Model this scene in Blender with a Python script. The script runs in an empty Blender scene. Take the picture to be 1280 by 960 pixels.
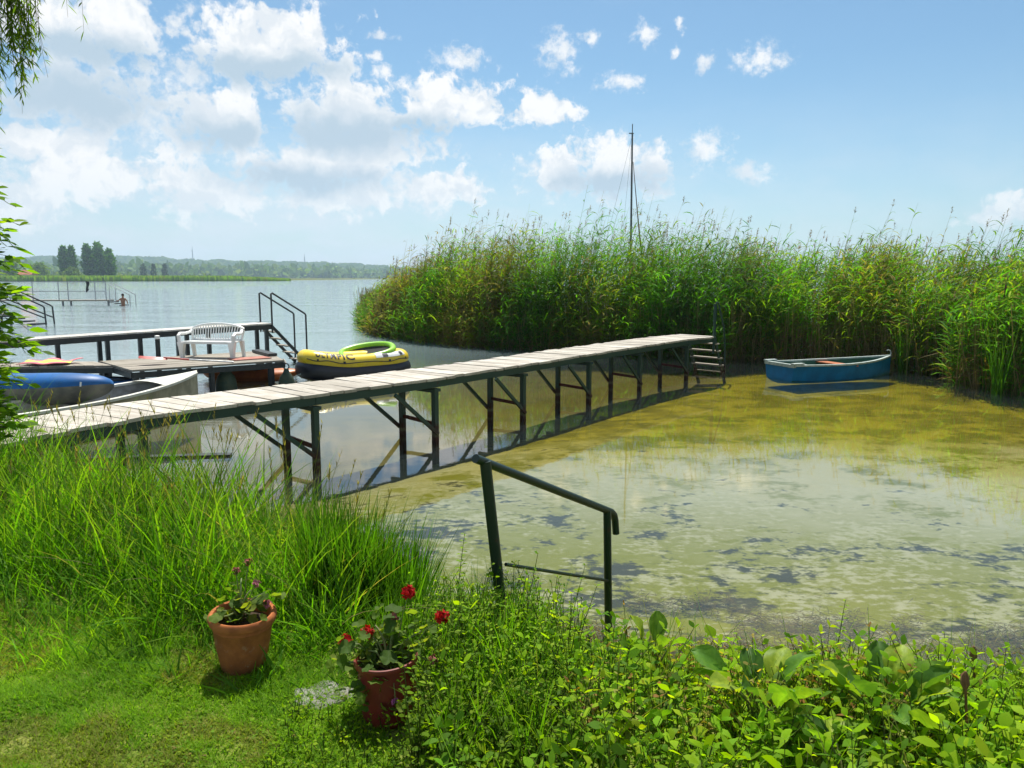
import bpy, bmesh, math, numpy as np
from mathutils import Vector, Matrix

# ---------------------------------------------------------------- camera, sky, sun, exposure
sc = bpy.context.scene
H = 2.35                      # eye height above the lake
PITCH = math.atan(133 / 960)
cam_d = bpy.data.cameras.new('camera'); cam = bpy.data.objects.new('camera', cam_d)
sc.collection.objects.link(cam); sc.camera = cam
cam.location = (0, 0, H); cam.rotation_euler = (math.pi / 2 - PITCH, 0, 0)
cam_d.sensor_width = 36; cam_d.lens = 27; cam_d.clip_start = 0.05; cam_d.clip_end = 20000
SUN_EL, SUN_AZ = math.radians(64), math.radians(-3)      # azimuth from +Y towards +X
SKY_S = 0.075
sc.view_settings.view_transform = 'Standard'; sc.view_settings.look = 'None'
sc.view_settings.exposure = 0.62; sc.view_settings.gamma = 1.0; sc.view_settings.use_curve_mapping = False
sc.cycles.max_bounces = 10; sc.cycles.transparent_max_bounces = 16
sc.cycles.diffuse_bounces = 3; sc.cycles.glossy_bounces = 3; sc.cycles.transmission_bounces = 4
sc.cycles.volume_bounces = 0; sc.cycles.caustics_reflective = False; sc.cycles.caustics_refractive = False
sc.cycles.sample_clamp_indirect = 6.0

class NT:
    """short hand for building node trees"""
    def __init__(s, tree): s.t = tree
    def put(s, sock, v):
        if v is None: return
        if isinstance(v, bpy.types.NodeSocket): s.t.links.new(v, sock)
        elif isinstance(v, (tuple, list)):
            d = sock.default_value
            sock.default_value = tuple(v) + (1.0,) * (len(d) - len(v))
        else:
            try: sock.default_value = v
            except TypeError: sock.default_value = (v,) * len(sock.default_value)
    def node(s, typ, ins=None, **attrs):
        n = s.t.nodes.new(typ)
        for k, v in attrs.items(): setattr(n, k, v)
        for k, v in (ins or {}).items(): s.put(n.inputs[k], v)
        return n
    def m(s, op, a, b=None, c=None, clamp=False):
        n = s.t.nodes.new('ShaderNodeMath'); n.operation = op; n.use_clamp = clamp
        for i, v in enumerate((a, b, c)): s.put(n.inputs[i], v)
        return n.outputs[0]
    def v(s, op, a, b=None, c=None):
        n = s.t.nodes.new('ShaderNodeVectorMath'); n.operation = op
        for i, q in enumerate((a, b, c)): s.put(n.inputs[i], q)
        return n.outputs['Value'] if op in ('LENGTH', 'DOT_PRODUCT') else n.outputs[0]
    def ramp(s, fac, lo, hi, a=0.0, b=1.0, smooth=True):
        n = s.t.nodes.new('ShaderNodeMapRange'); n.interpolation_type = 'SMOOTHSTEP' if smooth else 'LINEAR'
        for k, q in (('Value', fac), ('From Min', lo), ('From Max', hi), ('To Min', a), ('To Max', b)): s.put(n.inputs[k], q)
        return n.outputs[0]
    def mix(s, f, a, b, blend='MIX'):
        n = s.t.nodes.new('ShaderNodeMix'); n.data_type = 'RGBA'; n.blend_type = blend
        s.put(n.inputs[0], f); s.put(n.inputs[6], a); s.put(n.inputs[7], b)
        return n.outputs[2]
    def noise(s, vec, scale, detail=4, rough=0.5, dist=0.0, out=0, lac=2.0):
        n = s.node('ShaderNodeTexNoise', {'Scale': scale, 'Detail': detail, 'Roughness': rough, 'Distortion': dist, 'Lacunarity': lac})
        s.put(n.inputs['Vector'], vec); return n.outputs[out]

def px_dir(px, py):           # azimuth and elevation (radians) of a direction, from measured positions
    a, b = (px - 640) / 960, (480 - py) / 960
    x, y, z = a, math.cos(PITCH) + b * math.sin(PITCH), -math.sin(PITCH) + b * math.cos(PITCH)
    return math.atan2(x, y), math.atan2(z, math.hypot(x, y))

world = bpy.data.worlds.new('World'); sc.world = world; world.use_nodes = True
wt = world.node_tree; wt.nodes.clear(); W = NT(wt)
sky = W.node('ShaderNodeTexSky', sky_type='NISHITA'); sky.sun_disc = False
sky.sun_elevation = SUN_EL; sky.sun_rotation = SUN_AZ; sky.altitude = 100; sky.air_density = 1.0; sky.dust_density = 0.7; sky.ozone_density = 1.6
gen = W.node('ShaderNodeTexCoord').outputs['Generated']
sep = W.node('ShaderNodeSeparateXYZ', {'Vector': gen})
X, Y, Z = sep.outputs
az = W.m('ARCTAN2', X, Y); el = W.m('ARCSINE', Z)
uv = W.node('ShaderNodeCombineXYZ', {'X': az, 'Y': el}).outputs[0]
# clouds: cumulus heaps at their places in the sky, with broken outlines, and scattered ones elsewhere
warp = W.noise(uv, 14, 3, 0.55, out=1)
uvw = W.v('ADD', uv, W.v('MULTIPLY', W.v('SUBTRACT', warp, (0.5, 0.5, 0.5)), (0.05, 0.035, 0)))
warp2 = W.noise(uv, 55, 3, 0.6, out=1)
uvw = W.v('ADD', uvw, W.v('MULTIPLY', W.v('SUBTRACT', warp2, (0.5, 0.5, 0.5)), (0.013, 0.012, 0)))
heaps = [(115,30,125,62),(95,118,118,50),(185,140,38,50),(335,55,112,56),(232,85,40,24),(268,150,88,54),(430,140,108,56),
         (560,130,110,38),(678,137,60,24),(470,180,105,36),(55,182,90,34),(110,222,120,34),(395,212,135,42),(545,238,72,30),
         (250,238,105,34),(20,250,80,34),(755,212,112,44),(882,190,30,26),(690,208,50,30),(430,248,120,26),
         (577,70,36,18),(698,65,30,30),(778,102,28,13),(478,43,18,8),(952,75,36,20),(880,80,17,12),(803,38,16,16),
         (741,42,15,10),(940,213,31,18),(1260,262,50,22),(850,30,10,8),(556,174,13,9),(470,72,14,7),(840,56,10,8)]
def blob_field(lst, vec):
    cur = None
    for (cx, cy, rx, ry) in lst:
        u0, v0 = px_dir(cx, cy); su, sv = 960 / rx, 960 / ry
        r = W.v('LENGTH', W.v('MULTIPLY_ADD', vec, (su, sv, 0), (-u0 * su, -v0 * sv, 0)))
        cur = r if cur is None else W.m('MINIMUM', cur, r)
    return cur
r_heap = blob_field([h for h in heaps if h[2] > 44], uvw); r_small = blob_field([h for h in heaps if h[2] <= 44], W.v('ADD', uvw, W.v('MULTIPLY', W.v('SUBTRACT', W.noise(uv, 70, 4, 0.6, out=1), (0.5, 0.5, 0.5)), (0.022, 0.014, 0))))
fbm = W.noise(uvw, 26, 7, 0.60)
fbm_up = W.noise(W.v('ADD', uvw, (-0.004, 0.012, 0)), 22, 4, 0.62)
body = W.m('ADD', W.m('SUBTRACT', 1.0, r_heap), W.m('MULTIPLY', W.m('SUBTRACT', fbm, 0.5), 2.7))
body = W.m('ADD', body, W.m('MULTIPLY', W.m('SUBTRACT', W.noise(uv, 80, 5, 0.6), 0.5), 0.9))
dens = W.ramp(body, 0.07, 0.52)
body_s = W.m('ADD', W.m('SUBTRACT', 0.92, r_small), W.m('MULTIPLY', W.m('SUBTRACT', W.noise(uv, 75, 6, 0.66), 0.5), 2.6))
dens = W.m('MAXIMUM', dens, W.m('MULTIPLY', W.ramp(body_s, -0.1, 0.95), 0.92))
# scattered clouds outside the measured part of the sky (beside, above and behind)
pl = W.v('DIVIDE', gen, W.node('ShaderNodeCombineXYZ', {'X': W.m('ADD', W.m('MAXIMUM', Z, 0), 0.12), 'Y': W.m('ADD', W.m('MAXIMUM', Z, 0), 0.12), 'Z': 1.0}).outputs[0])
gfb = W.noise(pl, 1.3, 7, 0.58)
outside = W.m('MAXIMUM', W.ramp(W.m('ABSOLUTE', az), 0.62, 0.85), W.ramp(el, 0.30, 0.46))
gd = W.m('MULTIPLY', W.m('MULTIPLY', W.ramp(gfb, 0.46, 0.63), outside), W.ramp(el, 0.0, 0.1))
dens = W.m('MAXIMUM', dens, gd)
# grey bellies of the heaps
grey = [(95,122,100,36),(110,62,90,20),(335,84,90,20),(440,165,110,28),(520,158,70,18),(270,165,60,22),(385,225,110,22),(760,228,80,20)]
r_grey = blob_field(grey, uvw)
belly = W.m('MULTIPLY', W.ramp(W.m('ADD', W.m('SUBTRACT', 1.0, r_grey), W.m('MULTIPLY', W.m('SUBTRACT', fbm, 0.5), 2.0)), -0.45, 0.75), 1.0)
belly = W.m('MAXIMUM', belly, W.m('MULTIPLY', W.ramp(gfb, 0.6, 0.75), W.m('MULTIPLY', outside, 0.7)))
relief = W.ramp(W.m('SUBTRACT', fbm, fbm_up), -0.10, 0.10)
ccol = W.mix(relief, (0.80, 0.85, 0.90), (1.0, 1.0, 1.0))
ccol = W.mix(belly, ccol, (0.50, 0.63, 0.745))
ccol = W.v('SCALE', ccol); ccol.node.inputs['Scale'].default_value = 0.66 / SKY_S
# thin high veil towards the horizon, with faint low cloud bands
low = W.noise(W.v('MULTIPLY', uvw, (1.0, 2.6, 1.0)), 9, 6, 0.6)
veil = W.m('MULTIPLY', W.ramp(el, 0.26, 0.0), W.ramp(low, 0.28, 0.72, 0.45, 1.0))
veil = W.m('MULTIPLY', veil, W.ramp(az, 0.5, -0.35, 0.5, 1.0))
vcol = W.v('SCALE', (0.84, 0.92, 1.0)); vcol.node.inputs['Scale'].default_value = 0.60 / SKY_S
skyc = W.mix(1.0, sky.outputs[0], (0.74, 0.97, 1.02), 'MULTIPLY')
base = W.mix(veil, skyc, vcol)
fade = W.m('MULTIPLY', dens, W.ramp(el, -0.005, 0.14, 0.45, 1.0))
final = W.mix(fade, base, ccol)
bg = W.node('ShaderNodeBackground', {'Color': final, 'Strength': SKY_S})
wo = W.node('ShaderNodeOutputWorld', {'Surface': bg.outputs[0]})
world.cycles.sampling_method = 'MANUAL'; world.cycles.sample_map_resolution = 512

sun_d = bpy.data.lights.new('sun', 'SUN'); sun_d.energy = 5.0; sun_d.angle = math.radians(0.53); sun_d.color = (1.0, 0.955, 0.87)
sun = bpy.data.objects.new('sun', sun_d); sc.collection.objects.link(sun)
sdir = Vector((math.sin(SUN_AZ) * math.cos(SUN_EL), math.cos(SUN_AZ) * math.cos(SUN_EL), math.sin(SUN_EL)))
sun.rotation_euler = sdir.to_track_quat('Z', 'Y').to_euler(); sun.location = (-10, 20, 40)

# ---------------------------------------------------------------- helpers
rng = np.random.default_rng(11)
C = sc.collection
ORG = {}
def tag(o, label=None, cat=None, group=None, kind=None):
    for k, v in (('label', label), ('category', cat), ('group', group), ('kind', kind)):
        if v: o[k] = v
    return o
def thing(name, label, cat, loc=(0, 0, 0), group=None):
    o = bpy.data.objects.new(name, None); C.objects.link(o); o.location = loc; o.empty_display_size = 0.2
    ORG[o.name] = Vector(loc); return tag(o, label, cat, group)
def link(name, me, mat, parent=None, smooth=False):
    o = bpy.data.objects.new(name, me); C.objects.link(o)
    if mat and not me.materials: me.materials.append(mat)
    if parent: o.parent = parent; ORG[o.name] = ORG[parent.name]
    else: ORG[o.name] = Vector((0, 0, 0))
    if smooth: me.polygons.foreach_set('use_smooth', [True] * len(me.polygons))
    return o
class MB:
    """collects shapes; build() links them as one mesh object"""
    def __init__(s): s.v = []; s.f = []
    def add(s, vs, fs):
        n = len(s.v); s.v += [tuple(p) for p in vs]; s.f += [tuple(i + n for i in f) for f in fs]; return s
    def hexa(s, p):           # 8 corners: bottom 4 then top 4
        return s.add(p, [(3, 2, 1, 0), (4, 5, 6, 7), (0, 1, 5, 4), (1, 2, 6, 5), (2, 3, 7, 6), (3, 0, 4, 7)])
    def box(s, c, size, rz=0, b=0.0):
        hx, hy, hz = size[0] / 2, size[1] / 2, size[2] / 2; ca, sa = math.cos(rz), math.sin(rz)
        T = lambda x, y, z: (c[0] + x * ca - y * sa, c[1] + x * sa + y * ca, c[2] + z)
        if b <= 0:
            return s.hexa([T(-hx, -hy, -hz), T(hx, -hy, -hz), T(hx, hy, -hz), T(-hx, hy, -hz), T(-hx, -hy, hz), T(hx, -hy, hz), T(hx, hy, hz), T(-hx, hy, hz)])
        out = []
        for z, q in ((-hz, b), (-hz + b, 0), (hz - b, 0), (hz, b)):
            x, y = hx - q, hy - q
            out.append([T(-x, -y + b * (q == 0) * 0, z), T(x, -y, z), T(x, y, z), T(-x, y, z)])
        return s.loft(out, closed=True, cap=True)
    def bar(s, a, b, w, h, up=(0, 0, 1)):
        a, b = Vector(a), Vector(b); d = (b - a).normalized(); up = Vector(up)
        if abs(d.dot(up)) > 0.98: up = Vector((0.6, 0.8, 0))
        x = d.cross(up).normalized() * w / 2; y = x.cross(d).normalized() * h / 2
        return s.hexa([a - x - y, b - x - y, b + x - y, a + x - y, a - x + y, b - x + y, b + x + y, a + x + y])
    def loft(s, rings, closed=True, cap=False):
        n = len(rings[0]); vs = [p for r in rings for p in r]; fs = []
        for i in range(len(rings) - 1):
            for j in range(n if closed else n - 1):
                k = (j + 1) % n; fs.append((i * n + j, i * n + k, (i + 1) * n + k, (i + 1) * n + j))
        if cap: fs.append(tuple(range(n - 1, -1, -1))); fs.append(tuple((len(rings) - 1) * n + j for j in range(n)))
        return s.add(vs, fs)
    def tube(s, pts, r, n=8, cap=True, loop=False):
        pts = [Vector(p) for p in pts]; m = len(pts); rr = r if isinstance(r, (list, tuple)) else [r] * m
        rings = []; prev = None
        for i, p in enumerate(pts):
            if loop: d = pts[(i + 1) % m] - pts[i - 1]
            else: d = pts[min(i + 1, m - 1)] - pts[max(i - 1, 0)]
            d.normalize()
            if prev is None: x = d.cross(Vector((0, 0, 1)) if abs(d.z) < 0.95 else Vector((1, 0, 0)))
            else: x = prev - d * prev.dot(d)
            x.normalize(); prev = x; y = d.cross(x)
            rings.append([p + (x * math.cos(2 * math.pi * k / n) + y * math.sin(2 * math.pi * k / n)) * rr[i] for k in range(n)])
        if loop: rings.append(rings[0]); cap = False
        return s.loft(rings, True, cap)
    def lathe(s, prof, c, n=28):
        return s.loft([[(c[0] + r * math.cos(2 * math.pi * k / n), c[1] + r * math.sin(2 * math.pi * k / n), c[2] + z) for k in range(n)] for r, z in prof], True)
    def xf(s, M):
        s.v = [tuple(M @ Vector(p)) for p in s.v]; return s
    def build(s, name, mat, parent=None, smooth=False):
        me = bpy.data.meshes.new(name); o = ORG[parent.name] if parent else Vector((0, 0, 0))
        me.from_pydata([(p[0] - o.x, p[1] - o.y, p[2] - o.z) for p in s.v], [], s.f); me.update()
        bm = bmesh.new(); bm.from_mesh(me); bmesh.ops.recalc_face_normals(bm, faces=bm.faces); bm.to_mesh(me); bm.free()
        ob = link(name, me, mat, parent, smooth)
        if smooth: me.set_sharp_from_angle(angle=math.radians(42))
        return ob
def bar_part(name, mat, parent, *a, **k): return MB().bar(*a, **k).build(name, mat, parent)

def quads_mesh(name, V, Q, col=None, smooth=False):
    me = bpy.data.meshes.new(name); V = np.asarray(V, np.float32); Q = np.asarray(Q, np.int32)
    me.vertices.add(len(V)); me.vertices.foreach_set('co', V.ravel())
    k = Q.shape[1]; me.loops.add(Q.size); me.loops.foreach_set('vertex_index', Q.ravel())
    me.polygons.add(len(Q)); me.polygons.foreach_set('loop_start', np.arange(0, Q.size, k, dtype=np.int32))
    if smooth: me.polygons.foreach_set('use_smooth', np.ones(len(Q), bool))
    if col is not None:
        at = me.attributes.new('tint', 'FLOAT_COLOR', 'POINT')
        at.data.foreach_set('color', np.concatenate([np.asarray(col, np.float32), np.ones((len(V), 1), np.float32)], 1).ravel())
    me.update(calc_edges=True); return me
class Leaves:
    """numpy collector for ribbons (leaves, blades) and thin stems, each with a tint"""
    def __init__(s): s.V = []; s.Q = []; s.K = []; s.n = 0
    def _push(s, V, Q, K): K = K * np.minimum(1, .42 / np.maximum(K.max(-1, keepdims=True), 1e-6)); s.V.append(V.reshape(-1, 3)); s.Q.append(Q.reshape(-1, 4) + s.n); s.K.append(K.reshape(-1, 3)); s.n += V.reshape(-1, 3).shape[0]
    def ribbons(s, base, d, side, L, Wd, bend, prof, col, tipcol=None):
        N = len(base); prof = np.asarray(prof, float); K = len(prof); t = np.linspace(0, 1, K)
        L = np.broadcast_to(np.asarray(L, float), (N,)); Wd = np.broadcast_to(np.asarray(Wd, float), (N,))
        c = base[:, None, :] + L[:, None, None] * (d[:, None, :] * t[None, :, None] + bend[:, None, :] * (t ** 2)[None, :, None])
        w = (Wd[:, None] * prof[None])[:, :, None] * side[:, None, :] / 2
        V = np.stack([c - w, c + w], 2)
        i = (np.arange(N) * 2 * K)[:, None]; k = np.arange(K - 1)[None] * 2
        Q = np.stack([i + k, i + k + 1, i + k + 3, i + k + 2], -1)
        col = np.broadcast_to(np.asarray(col, float), (N, 3))
        cc = np.broadcast_to(col[:, None, None, :], (N, K, 2, 3)).copy()
        if tipcol is not None:
            tc = np.broadcast_to(np.asarray(tipcol, float), (N, 3)); f = (np.clip((t - .55) / .45, 0, 1) ** 1.5)[None, :, None, None]
            cc = cc * (1 - f) + tc[:, None, None, :] * f
        s._push(V, Q, cc)
    def stems(s, P, R, col, n=3):         # P (N,K,3), R (N,K)
        N, K, _ = P.shape; T = np.gradient(P, axis=1); T /= np.linalg.norm(T, axis=2, keepdims=True) + 1e-9
        ref = np.array([0.31, 0.95, 0.02]); x = np.cross(T, ref); x /= np.linalg.norm(x, axis=2, keepdims=True) + 1e-9; y = np.cross(T, x)
        a = np.arange(n) * 2 * np.pi / n
        V = P[:, :, None, :] + R[:, :, None, None] * (np.cos(a)[None, None, :, None] * x[:, :, None, :] + np.sin(a)[None, None, :, None] * y[:, :, None, :])
        i = (np.arange(N) * K * n)[:, None, None]; k = (np.arange(K - 1) * n)[None, :, None]; j = np.arange(n)[None, None, :]; j2 = (j + 1) % n
        Q = np.stack([i + k + j, i + k + j2, i + k + n + j2, i + k + n + j], -1)
        col = np.broadcast_to(np.asarray(col, float), (N, 3))
        s._push(V, Q, np.broadcast_to(col[:, None, None, :], (N, K, n, 3)).copy())
    def build(s, name, mat, parent=None, smooth=False):
        V = np.concatenate(s.V)
        if parent: V = V - np.array(ORG[parent.name])
        return link(name, quads_mesh(name, V, np.concatenate(s.Q), np.concatenate(s.K), smooth), mat, parent)
def unit(v): return v / (np.linalg.norm(v, axis=-1, keepdims=True) + 1e-9)
def heads(N): a = rng.uniform(0, 2 * np.pi, N); return np.stack([np.cos(a), np.sin(a), np.zeros(N)], 1)
def perp_h(h): return np.stack([-h[:, 1], h[:, 0], np.zeros(len(h))], 1)
def pick(cols, N, p=None, jit=0.18):
    cols = np.array(cols, float); cols = np.where(cols[:, 1:2] > cols[:, 0:1], cols * np.array([1.06, 1.25, 0.5]), cols); c = cols[rng.choice(len(cols), N, p=p)]
    return c * rng.uniform(1 - jit, 1 + jit, (N, 1)) * rng.uniform(1 - jit / 3, 1 + jit / 3, (N, 3))
LEAF = [0.05, 0.75, 1.0, 0.6, 0.0]; LEAF4 = [0.1, 0.95, 0.75, 0.0]; BLADE = [0.7, 1.0, 0.95, 0.75, 0.4, 0.0]; BLADE4 = [0.8, 1.0, 0.6, 0.0]
def vnoise(x, y, seed=0):     # smooth value noise for heights
    x = np.asarray(x, float); y = np.asarray(y, float); xi = np.floor(x).astype(int); yi = np.floor(y).astype(int); fx, fy = x - xi, y - yi
    h = lambda a, b: (np.sin(a * 127.1 + b * 311.7 + seed * 17.3) * 43758.5453) % 1.0
    sx, sy = fx * fx * (3 - 2 * fx), fy * fy * (3 - 2 * fy)
    return (h(xi, yi) * (1 - sx) + h(xi + 1, yi) * sx) * (1 - sy) + (h(xi, yi + 1) * (1 - sx) + h(xi + 1, yi + 1) * sx) * sy

# ---------------------------------------------------------------- materials
def mat(name):
    m = bpy.data.materials.new(name); m.use_nodes = True; m.node_tree.nodes.clear(); n = NT(m.node_tree)
    n.out = n.node('ShaderNodeOutputMaterial'); n.mat = m; return n
def finish(n, shader): n.t.links.new(shader, n.out.inputs['Surface']); return n.mat
def obj_vec(n): return n.node('ShaderNodeTexCoord').outputs['Object']
def pos(n): return n.node('ShaderNodeNewGeometry').outputs['Position']
def rnd(n): return n.node('ShaderNodeObjectInfo').outputs['Random']
def bump(n, h, strength=0.3, dist=0.01): return n.node('ShaderNodeBump', {'Height': h, 'Strength': strength, 'Distance': dist}).outputs[0]
def simple(name, c1, c2, rough=0.5, scale=8, spec=0.4, bmp=0.0, metal=0.0, detail=5, lo=0.35, hi=0.65, varied=0.0, bd=0.004):
    n = mat(name); v = pos(n) if scale > 0 else obj_vec(n)
    f = n.noise(v, abs(scale), detail, 0.6); c = n.mix(n.ramp(f, lo, hi), c1, c2)
    if varied: c = n.mix(1.0, c, n.node('ShaderNodeCombineColor', {0: n.ramp(rnd(n), 0, 1, 1 - varied, 1 + varied, False), 1: n.ramp(rnd(n), 0, 1, 1 - varied, 1 + varied, False), 2: n.ramp(rnd(n), 0, 1, 1 - varied, 1 + varied, False)}).outputs[0], 'MULTIPLY')
    ins = {'Base Color': c, 'Roughness': n.ramp(f, 0.2, 0.8, max(rough - .08, 0.02), min(rough + .1, 1)), 'Specular IOR Level': spec, 'Metallic': metal}
    if bmp: ins['Normal'] = bump(n, n.noise(v, abs(scale) * 4, 4, 0.6), bmp, bd)
    return finish(n, n.node('ShaderNodeBsdfPrincipled', ins).outputs[0])
def foliage(name, trans=0.5, rough=0.5, spec=0.25, warm=(1.7, 1.6, 0.45), scale=0.0):
    n = mat(name); c = n.node('ShaderNodeAttribute', attribute_name='tint').outputs['Color']
    if scale:
        f = n.noise(pos(n), scale, 3, 0.6); c = n.mix(1.0, c, n.mix(n.ramp(f, 0.3, 0.7), (0.72, 0.8, 0.8), (1.25, 1.15, 1.0)), 'MULTIPLY')
    a = n.node('ShaderNodeBsdfPrincipled', {'Base Color': c, 'Roughness': rough, 'Specular IOR Level': spec})
    b = n.node('ShaderNodeBsdfTranslucent', {'Color': n.mix(1.0, c, warm, 'MULTIPLY')})
    return finish(n, n.node('ShaderNodeMixShader', {0: trans, 1: a.outputs[0], 2: b.outputs[0]}).outputs[0])
M_leaf = foliage('leaf', 0.55, 0.6, 0.10, (1.85, 1.75, 0.3)); M_reed = foliage('reed_leaf', 0.48, 0.6, 0.08, (1.25, 1.5, 0.4), 0.35)
M_grass = foliage('grass_blade', 0.5, 0.55, 0.10, (1.45, 1.55, 0.35), 1.4); M_far = foliage('far_leaf', 0.25, 0.7, 0.1)
M_weed = foliage('water_weed', 0.1, 1.0, 0.0, (1, 1, 1))
M_petal = foliage('petal', 0.3, 0.6, 0.2, (1.2, 0.9, 0.9))

def wood_mat(name, dark, light, along='X', sc_=1.0, green=0.0):
    n = mat(name); o = obj_vec(n); r = rnd(n)
    o2 = n.v('ADD', o, n.node('ShaderNodeCombineXYZ', {'X': n.m('MULTIPLY', r, 37.0), 'Y': n.m('MULTIPLY', r, 11.0)}).outputs[0])
    gr = n.noise(n.v('MULTIPLY', o2, (3, 42, 42) if along == 'X' else (42, 3, 42)), sc_, 5, 0.65)
    bl = n.noise(o2, 3.5, 4, 0.6)
    c = n.mix(n.ramp(n.m('ADD', n.m('MULTIPLY', gr, 0.65), n.m('MULTIPLY', bl, 0.35)), 0.33, 0.66), dark, light)
    c = n.mix(n.ramp(r, 0, 1, 0.0, 0.6, False), c, tuple(q * 0.62 for q in dark))
    c = n.mix(n.ramp(n.noise(o2, 9, 3, 0.7), 0.62, 0.75, 0, 0.4), c, (0.10, 0.085, 0.06))
    if green: c = n.mix(n.ramp(bl, 0.5, 0.7, 0, green), c, (0.10, 0.12, 0.04))
    return finish(n, n.node('ShaderNodeBsdfPrincipled', {'Base Color': c, 'Roughness': 0.78, 'Specular IOR Level': 0.2, 'Normal': bump(n, gr, 0.5, 0.004)}).outputs[0])
def iron_mat(name, paint, rust, lo, hi, rough=0.5):
    n = mat(name); p = pos(n); z = n.node('ShaderNodeSeparateXYZ', {0: p}).outputs[2]; f = n.noise(p, 9, 5, 0.65)
    k = n.ramp(n.m('ADD', z, n.m('MULTIPLY', n.m('SUBTRACT', f, 0.5), 0.5)), lo, hi, 1, 0)
    k = n.m('MAXIMUM', k, n.ramp(f, 0.62, 0.72, 0, 0.8))
    wl = n.ramp(n.m('ABSOLUTE', n.m('SUBTRACT', z, n.m('ADD', 0.05, n.m('MULTIPLY', f, 0.06)))), 0.0, 0.05, 0.75, 0.0)
    c = n.mix(k, paint, n.mix(n.noise(p, 40, 3), rust, tuple(q * 0.5 for q in rust))); c = n.mix(wl, c, (0.10, 0.10, 0.055))
    return finish(n, n.node('ShaderNodeBsdfPrincipled', {'Base Color': c, 'Roughness': n.ramp(k, 0, 1, rough, 0.85), 'Specular IOR Level': 0.35, 'Normal': bump(n, f, 0.25, 0.01)}).outputs[0])
M_plank = wood_mat('weathered_plank', (0.33, 0.295, 0.24), (0.58, 0.54, 0.475))
M_oldwood = wood_mat('old_grey_wood', (0.24, 0.21, 0.17), (0.44, 0.40, 0.34), 'X', 1.0, 0.25)
M_iron = iron_mat('green_painted_iron', (0.009, 0.036, 0.025), (0.055, 0.020, 0.012), 0.08, 0.32)
M_rust = simple('rusty_iron', (0.09, 0.026, 0.015), (0.045, 0.018, 0.012), 0.8, 22, 0.2, 0.4)
M_black = simple('black_iron', (0.012, 0.018, 0.02), (0.03, 0.032, 0.032), 0.45, 14, 0.4, 0.2)
M_rail = iron_mat('dark_green_rail', (0.010, 0.022, 0.015), (0.07, 0.03, 0.016), -0.2, 0.22, 0.35)
M_white = simple('white_plastic', (0.80, 0.80, 0.78), (0.70, 0.70, 0.66), 0.38, 6, 0.45)
M_galv = simple('galvanised_steel', (0.42, 0.44, 0.45), (0.30, 0.31, 0.32), 0.5, 10, 0.5, 0.0, 0.4)
M_stem = simple('green_stem', (0.10, 0.16, 0.03), (0.14, 0.13, 0.04), 0.6, 30)
M_bark = simple('bark', (0.11, 0.085, 0.06), (0.20, 0.165, 0.12), 0.9, 24, 0.1, 0.8, 0, 6, 0.35, 0.65, 0, 0.02)

# ---------------------------------------------------------------- ground, lake bed, lake
SX = np.array([-60, -14, -7, -4.6, -2.9, -1.5, -0.6, 0.6, 1.9, 3.4, 6.0, 8.5, 11, 14, 20, 60]); SY = np.array([16, 10.5, 8.7, 7.7, 6.7, 5.85, 4.75, 4.15, 3.9, 3.85, 4.3, 5.2, 7.5, 13, 30, 60])
def shore(x): return np.interp(x, SX, SY) + 0.18 * (vnoise(np.asarray(x) * 1.7, 0.5, 3) - 0.5)
LAWN = 0.66
def ground_z(x, y):
    s = shore(x) - y; t = np.clip((s + 0.12) / 1.55, 0, 1)
    up = LAWN * t * t * (3 - 2 * t) + 0.05 * (vnoise(x * 1.3, y * 1.3, 1) - 0.5) * t + 0.02 * (vnoise(x * 6, y * 6, 2) - 0.5)
    deep = 0.20 + 0.17 * np.clip((y - 1.4 * x - 10.5) / 2.5, 0, 1); dn = np.maximum(-deep - 0.012 * np.clip(y - 22, 0, 60), 0.13 * (s + 0.12)) + 0.03 * (vnoise(x * .8, y * .8, 5) - 0.5)
    return np.where(s > -0.12, up, np.minimum(dn, up))
def grid(name, xs, ys, fz, mt, label=None, kind='structure', cut=None):
    Xg, Yg = np.meshgrid(xs, ys); Zg = fz(Xg, Yg); V = np.stack([Xg, Yg, Zg], -1).reshape(-1, 3)
    a = np.arange(len(V)).reshape(len(ys), len(xs)); Q = np.stack([a[:-1, :-1], a[:-1, 1:], a[1:, 1:], a[1:, :-1]], -1).reshape(-1, 4)
    if cut is not None: Q = Q[cut(V)[Q].any(1)]
    o = link(name, quads_mesh(name, V, Q, None, True), mt); tag(o, label, None, None, kind); return o
n = mat('bank_soil'); p = pos(n); f = n.noise(p, 3, 6, 0.65); g = n.noise(p, 30, 4, 0.6)
c = n.mix(n.ramp(f, 0.4, 0.62), (0.13, 0.18, 0.025), (0.20, 0.21, 0.05)); c = n.mix(n.ramp(g, 0.5, 0.7, 0, 0.7), c, (0.06, 0.085, 0.018))
M_soil = finish(n, n.node('ShaderNodeBsdfPrincipled', {'Base Color': c, 'Roughness': 0.95, 'Specular IOR Level': 0.1, 'Normal': bump(n, g, 0.8, 0.03)}).outputs[0])
grid('bank', np.linspace(-16, 16, 220), np.linspace(-8, 16, 200), lambda x, y: ground_z(x, y) + 0.012, M_soil, None, cut=lambda V: V[:, 1] < shore(V[:, 0]) + 0.25)

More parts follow.
